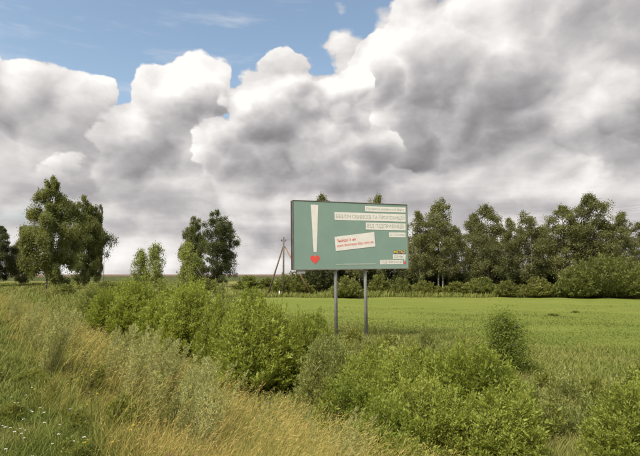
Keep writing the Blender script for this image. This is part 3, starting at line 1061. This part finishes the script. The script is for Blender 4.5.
x, y, d, r = scatter(60000, 6, 66, 96, -36, 36, lambda x, y, u, v, r: (y > 67 + 1.5 * patch(x, y, 0.3, 1)) & (u > 2), 0.0)
n = len(x)
hg = r.uniform(0.3, 0.95, n) * (1 + 0.3 * patch(x, y, 0.3, 14))
p = blades(x, y, hg, np.full(n, 0.085) * r.uniform(0.7, 1.4, n), WIND + r.normal(0, 1.2, n), r.uniform(0.1, 0.6, n), r)
parts.append(p[:5])
x, y, d, r = scatter(90000, 7, 24, 150, -42, -12, lambda x, y, u, v, r: (u > 5.2) & (x < -11 - 0.1 * y + 2 * patch(x, y, 0.3, 1)) & (y < 140), 0.7)
n = len(x)
hg = r.uniform(0.2, 0.7, n) * (1 + 0.3 * patch(x, y, 0.3, 14))
p = blades(x, y, hg, 0.0013 * d * r.uniform(0.7, 1.4, n), WIND + r.normal(0, 1.2, n), r.uniform(0.1, 0.6, n), r)
parts.append(p[:5])
grass_obj('rough_grass', parts, G_WILD, 'rough brownish green uncut grass round the meadow')


# ------------------------------------------------------------------ mugwort, flowers
def make_mugwort(seed, Ht, nst):
    r = np.random.default_rng(seed)
    paths, LC, LA = [], [], []
    for s in range(nst):
        a = r.random() * 6.283
        sp = r.uniform(0.02, 0.30) * Ht
        ht = Ht * r.uniform(0.62, 1.05)
        ts = np.linspace(0, 1, 6)
        P = np.zeros((6, 3))
        P[:, 0] = math.cos(a) * 0.05 + math.cos(a) * sp * ts ** 1.3 + 0.16 * ht * ts ** 2
        P[:, 1] = math.sin(a) * 0.05 + math.sin(a) * sp * ts ** 1.3
        P[:, 2] = ht * ts - 0.03
        paths.append((P, 0.004 * (1 - ts) + 0.0015))
        nb = 44
        for b in range(nb):
            t0 = 0.12 + 0.88 * (b + r.random()) / nb
            q0 = np.array([np.interp(t0, ts, P[:, i]) for i in range(3)])
            aa = r.random() * 6.283
            bl = Ht * (0.13 * (1.10 - t0) + 0.03) * r.uniform(0.7, 1.3)
            dv = np.array([math.cos(aa) * 0.6, math.sin(aa) * 0.6, 1.0])
            dv /= np.linalg.norm(dv)
            nlf = 13
            tt = r.random(nlf)
            c = q0 + dv * (bl * tt)[:, None]
            LC.append(c)
            LA.append(dv + r.normal(0, 0.55, (nlf, 3)))
    C, A = np.concatenate(LC), np.concatenate(LA)
    n = len(C)
    L = r.uniform(0.016, 0.040, n)
    V, Fq = leaf_arrays(C, A, r.normal(0, 1, (n, 3)), L, L * 0.24)
    tv, tf = tubes(paths, 4)
    stemm = arrays_mesh('mugwort_stems', tv, tf, TWIGP, smooth=True)
    return stemm, arrays_mesh('mugwort_foliage', V, Fq, L_MUG, fattr={'rnd': r.random(n)}), Ht, 0.6 * Ht


TWIGP = bark_mat('pale_stem', (0.20, 0.19, 0.10), (0.30, 0.26, 0.16), 12)
mug = [make_mugwort(91, 1.0, 8), make_mugwort(92, 1.0, 6), make_mugwort(93, 1.0, 9)]
rr = random.Random(4)


def on_slope(px, u_):
    """ground point in picture column px at distance u_ from the road line"""
    r_ = ray(px, 275)
    t = r_.x / r_.y
    d_ = u_ / (0.8131 * t + 0.5822)
    return Vector((t * d_, d_, hz(t * d_, d_)))


def mug_at(px, u_, ht, label, group):
    p_ = on_slope(px, u_)
    ms = mug[rr.randrange(3)]
    e = empty('mugwort_plant', p_, rr.uniform(-0.5, 0.5), (ht * 1.05, ht * 1.05, ht))
    tag(e, label, 'wild plant', group)
    obj('stems', ms[0], e)
    obj('foliage', ms[1], e)


for px in range(116, 204, 5):
    mug_at(px + rr.uniform(-3, 3), rr.uniform(1.9, 3.0), rr.uniform(0.95, 1.22), 'feathery grey green mugwort in the big clump left of centre foreground', 'mugwort in the big middle clump')
for px in range(12, 68, 5):
    mug_at(px + rr.uniform(-3, 3), rr.uniform(1.15, 1.9), rr.uniform(1.0, 1.3), 'grey green mugwort in the clump by the left edge, farther back', 'mugwort in the left clump')
for px in (322, 334, 346):
    mug_at(px, 3.9 + rr.uniform(-0.1, 0.1), rr.uniform(0.85, 1.05), 'grey green mugwort at lower centre before the right willows', 'mugwort at lower centre')
mug_at(6, 3.6, 1.1, 'pale mugwort plant at the left picture edge above the others', None)

m_white = plain_mat('petal_white', (0.80, 0.79, 0.74), 0.6, 0.2)
m_yellow = plain_mat('petal_yellow', (0.72, 0.52, 0.04), 0.6, 0.2)
m_purple = plain_mat('petal_purple', (0.10, 0.035, 0.05), 0.7, 0.2)
m_blue = plain_mat('petal_blue', (0.22, 0.24, 0.55), 0.6, 0.2)
m_stem = plain_mat('flower_stem', (0.10, 0.13, 0.03), 0.7, 0.2)


def flower_meshes(seed, ht, head, mat, spike=False):
    r = np.random.default_rng(seed)
    ts = np.linspace(0, 1, 5)
    P = np.zeros((5, 3))
    P[:, 0] = 0.08 * ht * ts ** 2
    P[:, 2] = ht * ts - 0.02
    tv, tf = tubes([(P, np.full(5, 0.0028))], 4)
    n = 46
    a = r.random(n) * 6.283
    if spike:
        C = P[-1] + np.stack([np.cos(a) * head * 0.25, np.sin(a) * head * 0.2, np.linspace(-2.2, 0.05, n) * head], 1)
    else:
        rad = np.sqrt(r.random(n)) * head * 0.5
        C = P[-1] + np.stack([np.cos(a) * rad, np.sin(a) * rad, 0.15 * head * r.random(n)], 1)
    A = np.stack([np.cos(a), np.sin(a), r.uniform(-0.2, 0.6, n)], 1)
    L = head * r.uniform(0.22, 0.36, n)
    V, Fq = leaf_arrays(C, A, np.tile([0, 0, 1.0], (n, 1)), L, L * 0.8)
    s = arrays_mesh('flower_stem', tv, tf, m_stem, smooth=True)
    h_ = arrays_mesh('flower_head', V, Fq, mat, fattr={'rnd': r.random(n)})
    return s, h_


FLW = {'w': flower_meshes(1, 0.30, 0.024, m_white), 'y': flower_meshes(2, 0.62, 0.026, m_yellow), 'p': flower_meshes(3, 0.42, 0.05, m_purple, True),
       'b': flower_meshes(4, 0.7, 0.032, m_blue)}


def flower(kind, name, px, py, label, group, sc=1.0, hgt=0.3):
    """flower whose head shows at pixel (px, py): found by walking down the sight line until the head height is met"""
    r_ = ray(px, py)
    for k in range(20, 4000):
        dd = k * 0.02
        q = Vector((0, 0, CAMZ)) + r_ * dd
        if q.z <= hz(q.x, q.y) + hgt * sc:
            break
    e = empty(name, (q.x, q.y, hz(q.x, q.y)), rr.uniform(0, 6.28), (sc, sc, sc))
    tag(e, label, 'flower', group)
    obj('stem', FLW[kind][0], e)
    obj('flower_head', FLW[kind][1], e)


WHITE = [(5, 426), (9, 427), (15, 430), (21, 428), (21, 432), (27, 429), (25, 437), (7, 447), (31, 409), (34, 410), (25, 418), (41, 407), (43, 422), (16, 402), (19, 402),
         (71, 408), (72, 440), (82, 436), (26, 394), (12, 396), (34, 455), (108, 391), (114, 415), (53, 442), (58, 424), (43, 411), (3, 425), (1, 372), (31, 387), (60, 433)]
for px, py in WHITE:
    flower('w', 'yarrow_flower', px, py, 'small white yarrow flower in the short grass at lower left', 'white yarrow flowers', rr.uniform(0.6, 0.95), 0.3)
YEL = [(150, 357), (153, 360), (156, 354), (158, 363), (146, 362), (38, 388), (101, 392), (138, 424), (143, 421), (84, 404), (283, 376), (287, 403), (300, 396), (206, 394), (256, 396), (90, 440), (117, 441), (130, 430), (247, 399)]
for px, py in YEL:
    flower('y', 'yellow_flower', px, py, 'small yellow wildflower among the tall straw grass', 'yellow wildflowers', rr.uniform(0.6, 0.8), 0.62)
for px, py in [(164, 452), (169, 450), (174, 453), (183, 455), (199, 452), (172, 455)]:
    flower('p', 'purple_flower_spike', px, py, 'dark purple flower spike at the bottom edge left of centre', 'dark purple flower spikes', rr.uniform(0.8, 1.1), 0.42)
flower('b', 'blue_flower', 270, 403, 'single pale blue wildflower in the straw grass', None, 1.0, 0.7)
flower('b', 'blue_flower', 257, 416, 'fainter blue wildflower lower in the straw grass', None, 0.8, 0.7)

SLOPE_WEEDS = [(70, 2.2), (88, 2.6), (105, 3.4), (142, 4.2), (176, 4.4), (205, 3.6), (216, 4.4), (236, 4.0), (252, 4.6), (272, 3.6), (286, 4.4), (300, 3.4), (312, 4.6), (58, 1.8), (98, 1.6), (150, 1.9), (190, 2.2), (128, 1.5)]
m_dock = plain_mat('dock_seed', (0.13, 0.075, 0.035), 0.8, 0.1, var=0.3, scale=30)
FLW['d'] = flower_meshes(6, 0.85, 0.085, m_dock, True)
for i_, (px, py, what) in enumerate([(124, 308, 'tallest, above the big mugwort clump'), (118, 316, 'beside the tallest one'), (86, 352, 'left of the big mugwort clump'), (74, 362, 'nearest the short turf'),
                                     (232, 372, 'before the dark foot of the hedge'), (96, 372, 'in the orange straw patch')]):
    flower('d', 'dock_plant', px, py, 'thin dark brown dock seed stalk, ' + what, None, 1.0, 0.85)

# ------------------------------------------------------------------ broad-leaved weeds round the hedge foot and posts
weed = [bush_meshes('weed_a', L_WEED, seed=101, Ht=0.9, Wd=1.0, nshoot=46, per=40, leaf=0.085, asp=0.34, low=0.05),
        bush_meshes('weed_b', L_WILLOW2, seed=102, Ht=0.9, Wd=0.8, nshoot=36, per=40, leaf=0.08, asp=0.34, low=0.05)]
WEEDS = [(345, 17.5), (358, 18.5), (376, 17.5), (395, 16.5), (415, 17), (436, 15.5), (455, 16), (474, 15), (326, 18), (305, 20), (388, 20), (425, 21), (352, 21.5), (366, 20.4),
         (540, 12.5), (560, 11.5), (585, 12.5), (610, 11.5), (632, 13), (548, 10.5), (596, 10.6), (525, 11.2), (640, 11), (575, 9.6), (530, 9.6), (285, 22), (265, 24), (330, 15), (402, 13.5), (440, 12.6)]
for i_, (px, d_) in enumerate(WEEDS):
    far = d_ > 13.4
    tree_px('weed_plant', weed[i_ % 2], px, d_, 0, 1, 0, 'leafy green weed behind the willows near the billboard posts' if px < 500 else 'leafy green weed in the rough grass at right between sapling and corner bush',
            'wild plant', 'weeds near the billboard posts' if px < 500 else 'weeds in the rough grass at right', ('stems', 'foliage'))
    e = [o for o in bpy.data.objects if o.name.startswith('weed_plant')][-1]
for e in [o for o in bpy.data.objects if o.name.startswith('weed_plant')]:
    s_ = rr.uniform(0.6, 1.15)
    e.scale = (s_, s_, s_ * rr.uniform(0.8, 1.1))
    e.rotation_euler = (0, 0, rr.uniform(0, 6.28))

for i_, (px, d_, s_, lab) in enumerate([(552, 38, 0.42, 'dark weed tuft far out on the meadow above the right rough grass'), (574, 40, 0.34, 'smaller dark weed tuft right of the far meadow tuft')]):
    e = empty('meadow_weed', spot(px, d_), i_ * 1.1, (s_ * 2.6, s_ * 2.0, s_ * 0.6))
    tag(e, lab, 'wild plant', 'weed tufts on the meadow')
    obj('stems', weed[0][0], e)
    obj('foliage', weed[0][1], e)
for i_, (px, u_) in enumerate(SLOPE_WEEDS):
    s_ = rr.uniform(0.5, 0.8)
    e = empty('slope_weed', on_slope(px, u_), rr.uniform(0, 6.28), (s_ * 0.8, s_ * 0.8, s_))
    tag(e, 'green leafy weed among the straw grass of the embankment slope', 'wild plant', 'green weeds on the slope')
    obj('stems', weed[i_ % 2][0], e)
    obj('foliage', weed[0][1] if i_ % 3 else weed[1][1], e)
for i_ in range(18):
    s_ = rr.uniform(0.14, 0.30)
    e = empty('verge_weed', on_slope(rr.uniform(-5, 95), rr.uniform(0.35, 1.15)), rr.uniform(0, 6.28), (s_ * 1.2, s_ * 1.2, s_))
    tag(e, 'low leafy weed in the green verge at lower left', 'wild plant', 'low weeds in the verge')
    obj('stems', weed[0][0], e)
    obj('foliage', weed[0][1], e)

# ------------------------------------------------------------------ billboard
BL = Vector((-1.115, 22.0, 0))
BR = Vector((4.31, 24.1, 0.09))
bdir = (BR - BL).normalized()
bn = Vector((bdir.y, -bdir.x, 0)).normalized()              # faces the road
bup = bdir.cross(-bn)
bc = (BL + BR) / 2
bc.z = 0
bz0 = hz(bc.x, bc.y)
ZB = (z_at(270.2, 22.0) + z_at(268.4, 24.1)) / 2 - bz0
ZT = (z_at(200.6, 22.0) + z_at(204.4, 24.1)) / 2 - bz0
bb = empty('billboard', (bc.x, bc.y, bz0))
bb.rotation_euler = Matrix((bdir, -bn, bup)).transposed().to_euler()
tag(bb, 'teal roadside billboard with white exclamation mark on two grey posts', 'billboard')
HALF = (BR - BL).length / 2


def b_uv(px, py):
    """photo pixel -> (x, z) on the front face of the board"""
    r_ = ray(px, py)
    o_ = Vector((0, 0, CAMZ))
    t = (bc - o_).dot(bn) / r_.dot(bn)
    q = o_ + r_ * t - bc
    q.z -= bz0
    return q.dot(bdir), q.dot(bup)


def teal_mat():
    m, t, out = mat_new('teal_print')
    gp = t.n('ShaderNodeTexCoord')
    n1 = t.noise(gp.outputs['Object'], 0.8, 6, 0.6)
    n2 = t.noise(t.v('MULTIPLY', gp.outputs['Object'], (9, 1, 0.5)), 1.0, 5, 0.6)
    c = t.mix(t.smooth(n1, 0.3, 0.7), (0.212, 0.318, 0.275), (0.240, 0.350, 0.302))
    c = t.mix(t.m('MULTIPLY', t.smooth(n2, 0.55, 0.8), 0.14), c, (0.22, 0.27, 0.22))
    pbsdf(t, out, c, 0.55, 0.3)
    return m


TEAL = teal_mat()
WHITE_P = plain_mat('white_print', (0.78, 0.765, 0.725), 0.6, 0.3, var=0.05)
RED_P = plain_mat('red_print', (0.78, 0.09, 0.075), 0.55, 0.3, var=0.05)
GREY_P = plain_mat('lettering_grey', (0.36, 0.41, 0.35), 0.6, 0.3, var=0.05)
NAVY_P = plain_mat('navy_print', (0.05, 0.07, 0.22), 0.6, 0.3, var=0.05)
YELL_P = plain_mat('yellow_print', (0.85, 0.62, 0.02), 0.6, 0.3, var=0.05)
STEEL = plain_mat('galvanised_steel', (0.36, 0.37, 0.38), 0.5, 0.5, 0.2, var=0.2, scale=2)
DARKST = plain_mat('dark_frame_steel', (0.045, 0.040, 0.042), 0.6, 0.3, var=0.3)
BROWNE = plain_mat('frame_edging', (0.20, 0.17, 0.14), 0.6, 0.3, var=0.2)

T = 0.30
obj('panel', box_mesh('panel', -HALF + 0.02, HALF - 0.02, 0.004, 0.05, ZB + 0.02, ZT - 0.02, TEAL), bb)
# frame box behind the sheet: four sides and cross ribs
for nm, a in (('side_frame', (-HALF - 0.012, -HALF + 0.05, 0.052, T, ZB, ZT)), ('side_frame', (HALF - 0.05, HALF + 0.012, 0.052, T, ZB, ZT)),
              ('top_frame', (-HALF + 0.05, HALF - 0.05, 0.052, T - 0.01, ZT - 0.06, ZT - 0.001)),
              ('bottom_frame', (-HALF + 0.05, HALF - 0.05, 0.052, T - 0.01, ZB + 0.001, ZB + 0.07))):
    obj(nm, box_mesh(nm, *a, DARKST, 0.006), bb)
for a in ((-HALF - 0.014, HALF + 0.014, -0.012, 0.05, ZT - 0.012, ZT + 0.012), (-HALF - 0.014, HALF + 0.014, -0.012, 0.05, ZB - 0.015, ZB + 0.02),
          (-HALF - 0.014, -HALF + 0.006, -0.012, 0.05, ZB + 0.021, ZT - 0.013), (HALF - 0.006, HALF + 0.014, -0.012, 0.05, ZB + 0.021, ZT - 0.013)):
    obj('edge_trim', box_mesh('edge_trim', *a, BROWNE), bb)
for i_ in range(5):
    xx = -HALF + 0.9 + i_ * (2 * HALF - 1.8) / 4
    obj('rib', box_mesh('rib', xx - 0.03, xx + 0.03, 0.052, 0.17, ZB + 0.071, ZT - 0.061, DARKST), bb)
obj('back_panel', box_mesh('back_panel', -HALF + 0.051, HALF - 0.051, T - 0.03, T - 0.012, ZB + 0.072, ZT - 0.062, plain_mat('back_sheet', (0.30, 0.30, 0.29), 0.6, 0.3)), bb)
# bolted-on bracket under the left corner
obj('bracket', box_mesh('bracket', -HALF + 0.18, -HALF + 0.55, 0.02, 0.2, ZB - 0.16, ZB - 0.017, plain_mat('bracket_grey', (0.4, 0.4, 0.4), 0.5)), bb)


def pole_mesh(name, x, y, z0, z1, rad, mat, seg=20):
    bm = bmesh.new()
    bmesh.ops.create_cone(bm, cap_ends=True, segments=seg, radius1=rad, radius2=rad * 0.97, depth=z1 - z0, matrix=Matrix.Translation((x, y, (z0 + z1) / 2)))
    for f in bm.faces:
        f.smooth = len(f.verts) == 4
    me = bpy.data.meshes.new(name)
    bm.to_mesh(me)
    bm.free()
    me.materials.append(mat)
    return me


for px in (338, 368):
    xx, _ = b_uv(px, 300)
    obj('post', pole_mesh('post', xx - 0.02, 0.20, -0.3, ZT - 0.07, 0.078, STEEL), bb)
    obj('post_flange', box_mesh('post_flange', xx - 0.17, xx + 0.13, 0.05, 0.35, -0.04, 0.06, STEEL, 0.01), bb)


def poly_mesh(name, pts_, y, mat, depth=0.003):
    """flat printed piece, a thin prism standing proud of the sheet"""
    bm = bmesh.new()
    f_ = [bm.verts.new((a, y, b)) for a, b in pts_]
    k_ = [bm.verts.new((a, y + depth, b)) for a, b in pts_]
    n_ = len(pts_)
    bm.faces.new(f_)
    bm.faces.new(k_[::-1])
    for i2 in range(n_):
        bm.faces.new((f_[i2], k_[i2], k_[(i2 + 1) % n_], f_[(i2 + 1) % n_]))
    bmesh.ops.recalc_face_normals(bm, faces=bm.faces)
    bmesh.ops.triangulate(bm, faces=[f for f in bm.faces if len(f.verts) > 4])
    me = bpy.data.meshes.new(name)
    bm.to_mesh(me)
    bm.free()
    me.materials.append(mat)
    return me


def lettering(text, x0, x1, z0, z1, y, mat, parent, bold=0.0, rot=0.0, name='lettering'):
    cu = bpy.data.curves.new('txt', 'FONT')
    cu.body = text
    cu.size = 1
    cu.offset = bold
    to = bpy.data.objects.new('txt', cu)
    col.objects.link(to)
    dg = bpy.context.evaluated_depsgraph_get()
    me = bpy.data.meshes.new_from_object(to.evaluated_get(dg))
    bpy.data.objects.remove(to)
    V_ = np.empty(len(me.vertices) * 3, np.float32)
    me.vertices.foreach_get('co', V_)
    V_ = V_.reshape(-1, 3)
    mn, mx_ = V_.min(0), V_.max(0)
    q = (V_ - mn) / (mx_ - mn + 1e-9)
    q = q - 0.5
    w_, h_ = x1 - x0, z1 - z0
    qx, qz = q[:, 0] * w_, q[:, 1] * h_
    cx, cz = (x0 + x1) / 2, (z0 + z1) / 2
    c_, s_ = math.cos(rot), math.sin(rot)
    W_ = np.stack([cx + qx * c_ - qz * s_, np.full(len(q), y), cz + qx * s_ + qz * c_], 1).astype(np.float32)
    me.vertices.foreach_set('co', W_.ravel())
    me.update()
    me.materials.clear()
    me.materials.append(mat)
    return obj(name, me, parent)


def strip(pl, pr, text, mat_t=GREY_P, mat_s=WHITE_P, pad=(0.05, 0.22), bold=0.0):
    """pl: (px, top py, bottom py) at the left end, pr the same at the right end; straightened on the board"""
    x0 = b_uv(pl[0], pl[1])[0]
    x1 = b_uv(pr[0], pr[1])[0]
    zt = (b_uv(pl[0], pl[1])[1] + b_uv(pr[0], pr[1])[1]) / 2
    zb = (b_uv(pl[0], pl[2])[1] + b_uv(pr[0], pr[2])[1]) / 2
    s_ = obj('text_strip', poly_mesh('text_strip', [(x0, zb), (x1, zb), (x1, zt), (x0, zt)], -0.002, mat_s), bb)
    if text:
        hh = zt - zb
        lettering(text, x0 + pad[0], x1 - pad[0], zb + hh * pad[1], zt - hh * pad[1], -0.005, mat_t, s_, bold)
    return x0, x1, zb, zt


strip((365.0, 205.9, 211.4), (405.4, 207.7, 212.6), 'Підтримуй український бізнес', pad=(0.07, 0.20))
strip((334.6, 212.4, 219.9), (405.4, 214.0, 221.7), 'БЕЗЛІЧ СЕРВІСІВ ТА ПРОПОЗИЦІЙ', pad=(0.06, 0.17))
strip((365.8, 222.5, 229.4), (405.4, 223.6, 230.4), 'ВІД ПІДПРИЄМЦІВ', pad=(0.06, 0.17))
strip((389.0, 232.3, 237.2), (405.4, 232.7, 237.4), 'до 12 жовтня', pad=(0.05, 0.22))
strip((393.0, 254.5, 259.1), (403.6, 254.4, 258.9), 'ДЕНЬ', pad=(0.05, 0.16))
strip((380.1, 260.0, 264.5), (403.0, 259.7, 264.2), 'ПІДПРИЄМЦЯ', pad=(0.05, 0.16))
x0, x1, zb, zt = strip((393.7, 250.2, 253.7), (405.4, 250.2, 253.6), None, mat_s=NAVY_P)
lettering('METRO', x0 + 0.015, x1 - 0.015, zb + 0.015, zt - 0.015, -0.006, YELL_P, bb, 0.02)
# pale line of small print along the bottom
x0, z0_ = b_uv(336, 264.6)
x1, z1_ = b_uv(376.3, 263.6)
obj('small_print', poly_mesh('small_print', [(x0, z0_ - 0.01), (x1, z0_ - 0.01), (x1, z0_ + 0.035), (x0 + 0.35, z0_ + 0.035), (x0 + 0.35, z0_ + 0.012), (x0, z0_ + 0.012)], -0.002,
                             plain_mat('small_print_pale', (0.45, 0.50, 0.43), 0.6)), bb)
# tilted sticker with the address
cs = [b_uv(*q) for q in ((335.8, 251.2), (375.3, 246.4), (374.2, 232.0), (334.6, 236.9))]
st = obj('sticker', poly_mesh('sticker', cs, -0.004, WHITE_P), bb)
A0, A1, A2, A3 = [Vector(q) for q in cs]
rot = math.atan2((A1 - A0).y, (A1 - A0).x)
wv = (A1 - A0).length
cen = (A0 + A1 + A2 + A3) / 4
upv = ((A3 - A0) + (A2 - A1)) / 2
rt = (A1 - A0).normalized()
c1 = cen + upv * 0.17 - rt * wv * 0.22
c2 = cen - upv * 0.17
lettering('Знайди їх на', c1.x - wv * 0.23, c1.x + wv * 0.23, c1.y - 0.085, c1.y + 0.085, -0.008, RED_P, st, 0.0, rot)
lettering('own-business-day.com.ua', c2.x - wv * 0.46, c2.x + wv * 0.46, c2.y - 0.085, c2.y + 0.085, -0.008, RED_P, st, 0.0, rot)
# exclamation mark
q = [b_uv(*k_) for k_ in ((313.6, 252.0), (316.6, 252.0), (318.3, 204.9), (310.8, 204.6))]
obj('exclamation_mark', poly_mesh('exclamation_mark', q, -0.002, WHITE_P), bb)


def heart(cx, cz, w_, h_):
    o_ = []
    for k_ in range(36):
        t_ = k_ / 36 * 2 * math.pi
        hx = 16 * math.sin(t_) ** 3
        hy = 13 * math.cos(t_) - 5 * math.cos(2 * t_) - 2 * math.cos(3 * t_) - math.cos(4 * t_)
        o_.append((cx - hx / 32 * w_, cz + (hy + 2.5) / 29 * h_))
    return o_


hx0, hz0 = b_uv(310.4, 264.6)
hx1, hz1 = b_uv(319.6, 255.4)
obj('heart', poly_mesh('heart', heart((hx0 + hx1) / 2, (hz0 + hz1) / 2, hx1 - hx0, hz1 - hz0), -0.002, RED_P), bb)
q = [b_uv(*k_) for k_ in ((404.3, 260.6), (405.2, 260.6), (405.6, 254.4), (404.0, 254.4))]
obj('small_exclamation_mark', poly_mesh('small_exclamation_mark', q, -0.002, WHITE_P), bb)
hx0, hz0 = b_uv(403.5, 264.4)
hx1, hz1 = b_uv(406.0, 261.6)
obj('small_heart', poly_mesh('small_heart', heart((hx0 + hx1) / 2, (hz0 + hz1) / 2, hx1 - hx0, hz1 - hz0), -0.002, RED_P), bb)

# ------------------------------------------------------------------ power poles and wires
INS = plain_mat('insulator', (0.10, 0.075, 0.06), 0.3, 0.5)
WIRE = plain_mat('wire', (0.09, 0.09, 0.09), 0.5, 0.4)


def rod(name, p0, p1, r0, r1, mat, parent, sides=10):
    tv, tf = tubes([(np.array([p0, (np.array(p0) + np.array(p1)) / 2, p1]), np.array([r0, (r0 + r1) / 2, r1]))], sides)
    n_ = len(tv)
    me = bpy.data.meshes.new(name)
    faces = [tuple(int(q_) for q_ in f) for f in tf] + [tuple(range(sides - 1, -1, -1)), tuple(range(n_ - sides, n_))]
    me.from_pydata([tuple(v_) for v_ in tv], [], faces)
    me.polygons.foreach_set('use_smooth', np.array([len(f) == 4 for f in faces]))
    me.materials.append(mat)
    return obj(name, me, parent)


def power_pole(loc, ht, struts, label, rz=0.0):
    e = empty('power_pole', loc, rz)
    tag(e, label, 'power pole', 'wooden power poles')
    rod('post', (0, 0, -0.3), (0, 0, ht), 0.14, 0.10, WOOD, e)
    for sx, mat in struts:
        rod('strut', (sx, 0.10, -0.2), (sx * 0.035, 0.17, ht * 0.86), 0.13, 0.09, mat, e)
    bolt = rod('cross_bolt', (-0.36, 0.02, ht * 0.955), (0.36, 0.02, ht * 0.955), 0.035, 0.035, DARKST, e)
    for sx, zz in ((-0.30, 0.0), (0.30, 0.0), (0.0, 0.06)):
        a = (sx * 1.0, 0.02, ht * 0.955 + 0.03 + (ht * 0.04 if sx == 0 else 0))
        rod('insulator', a, (a[0], a[1], a[2] + 0.26), 0.075, 0.055, INS, e)
    return e


P1 = spot(283.5, 71)
H1 = z_at(238.5, 71) - P1.z
power_pole(P1, H1, ((-2.3, WOOD), (4.1, WOODN)), 'wooden power pole with two leaning struts left of the billboard')
P2 = spot(188, 104)
power_pole(P2, 8.2, ((-2.3, WOOD), (4.7, WOOD)), 'wooden power pole mostly hidden by the mid field trees', 0.0)
P0 = Vector((31.0, 10.5, hz(31.0, 10.5)))
power_pole(P0, H1, ((3.0, WOOD),), 'wooden power pole outside the right picture edge', 0.6)


def wire(a, b, sag, label):
    ts = np.linspace(0, 1, 40)
    P = np.array(a)[None] * (1 - ts)[:, None] + np.array(b)[None] * ts[:, None]
    P[:, 2] -= sag * 4 * ts * (1 - ts)
    tv, tf = tubes([(P, np.full(40, 0.0035))], 4)
    o_ = obj('power_wire', arrays_mesh('power_wire', tv, tf, WIRE, smooth=True))
    tag(o_, label, 'wire', 'overhead wires')


for k_, (off, up) in enumerate(((-0.3, 0.2), (0.3, 0.2), (0.0, 0.5))):
    nm = ('left', 'right', 'top')[k_]
    wire((P1.x + off, P1.y, P1.z + H1 * 0.955 + up), (P0.x + off, P0.y, P0.z + H1 * 0.955 + up), 0.9 + 0.25 * k_, 'thin overhead wire above the right wood, on the %s insulator of the pole' % nm)
    wire((P1.x + off, P1.y, P1.z + H1 * 0.955 + up), (P2.x + off, P2.y, P2.z + 8.2 * 0.955 + up), 0.4, 'thin overhead wire running left from the %s insulator to the hidden pole' % nm)

# small posts far off on the left and by the power pole
PALE = plain_mat('pale_post', (0.45, 0.42, 0.38), 0.7)
for px, d_, tp, rad, lab in ((103.5, 115, 258, 0.11, 'thin pale concrete post at the right edge of the left birches'), (133, 140, 272, 0.09, 'tiny far post on the horizon right of the left birches')):
    p_ = spot(px, d_)
    e = empty('far_post', p_)
    tag(e, lab, 'post')
    hh = z_at(tp, d_) - p_.z
    rod('shaft', (0, 0, -0.2), (0, 0, hh), rad, rad * 0.8, PALE, e)
    rod('cap', (0, 0, hh), (0, 0, hh + 0.15), rad * 1.5, rad * 1.2, PALE, e)
p_ = spot(279.5, 69)
e = empty('marker_stake', p_)
tag(e, 'short white stake in the meadow beside the power pole', 'stake')
rod('shaft', (0, 0, -0.1), (0, 0, 0.75), 0.10, 0.10, m_white, e)
rod('cap', (0, 0, 0.75), (0, 0, 0.85), 0.12, 0.06, m_white, e)
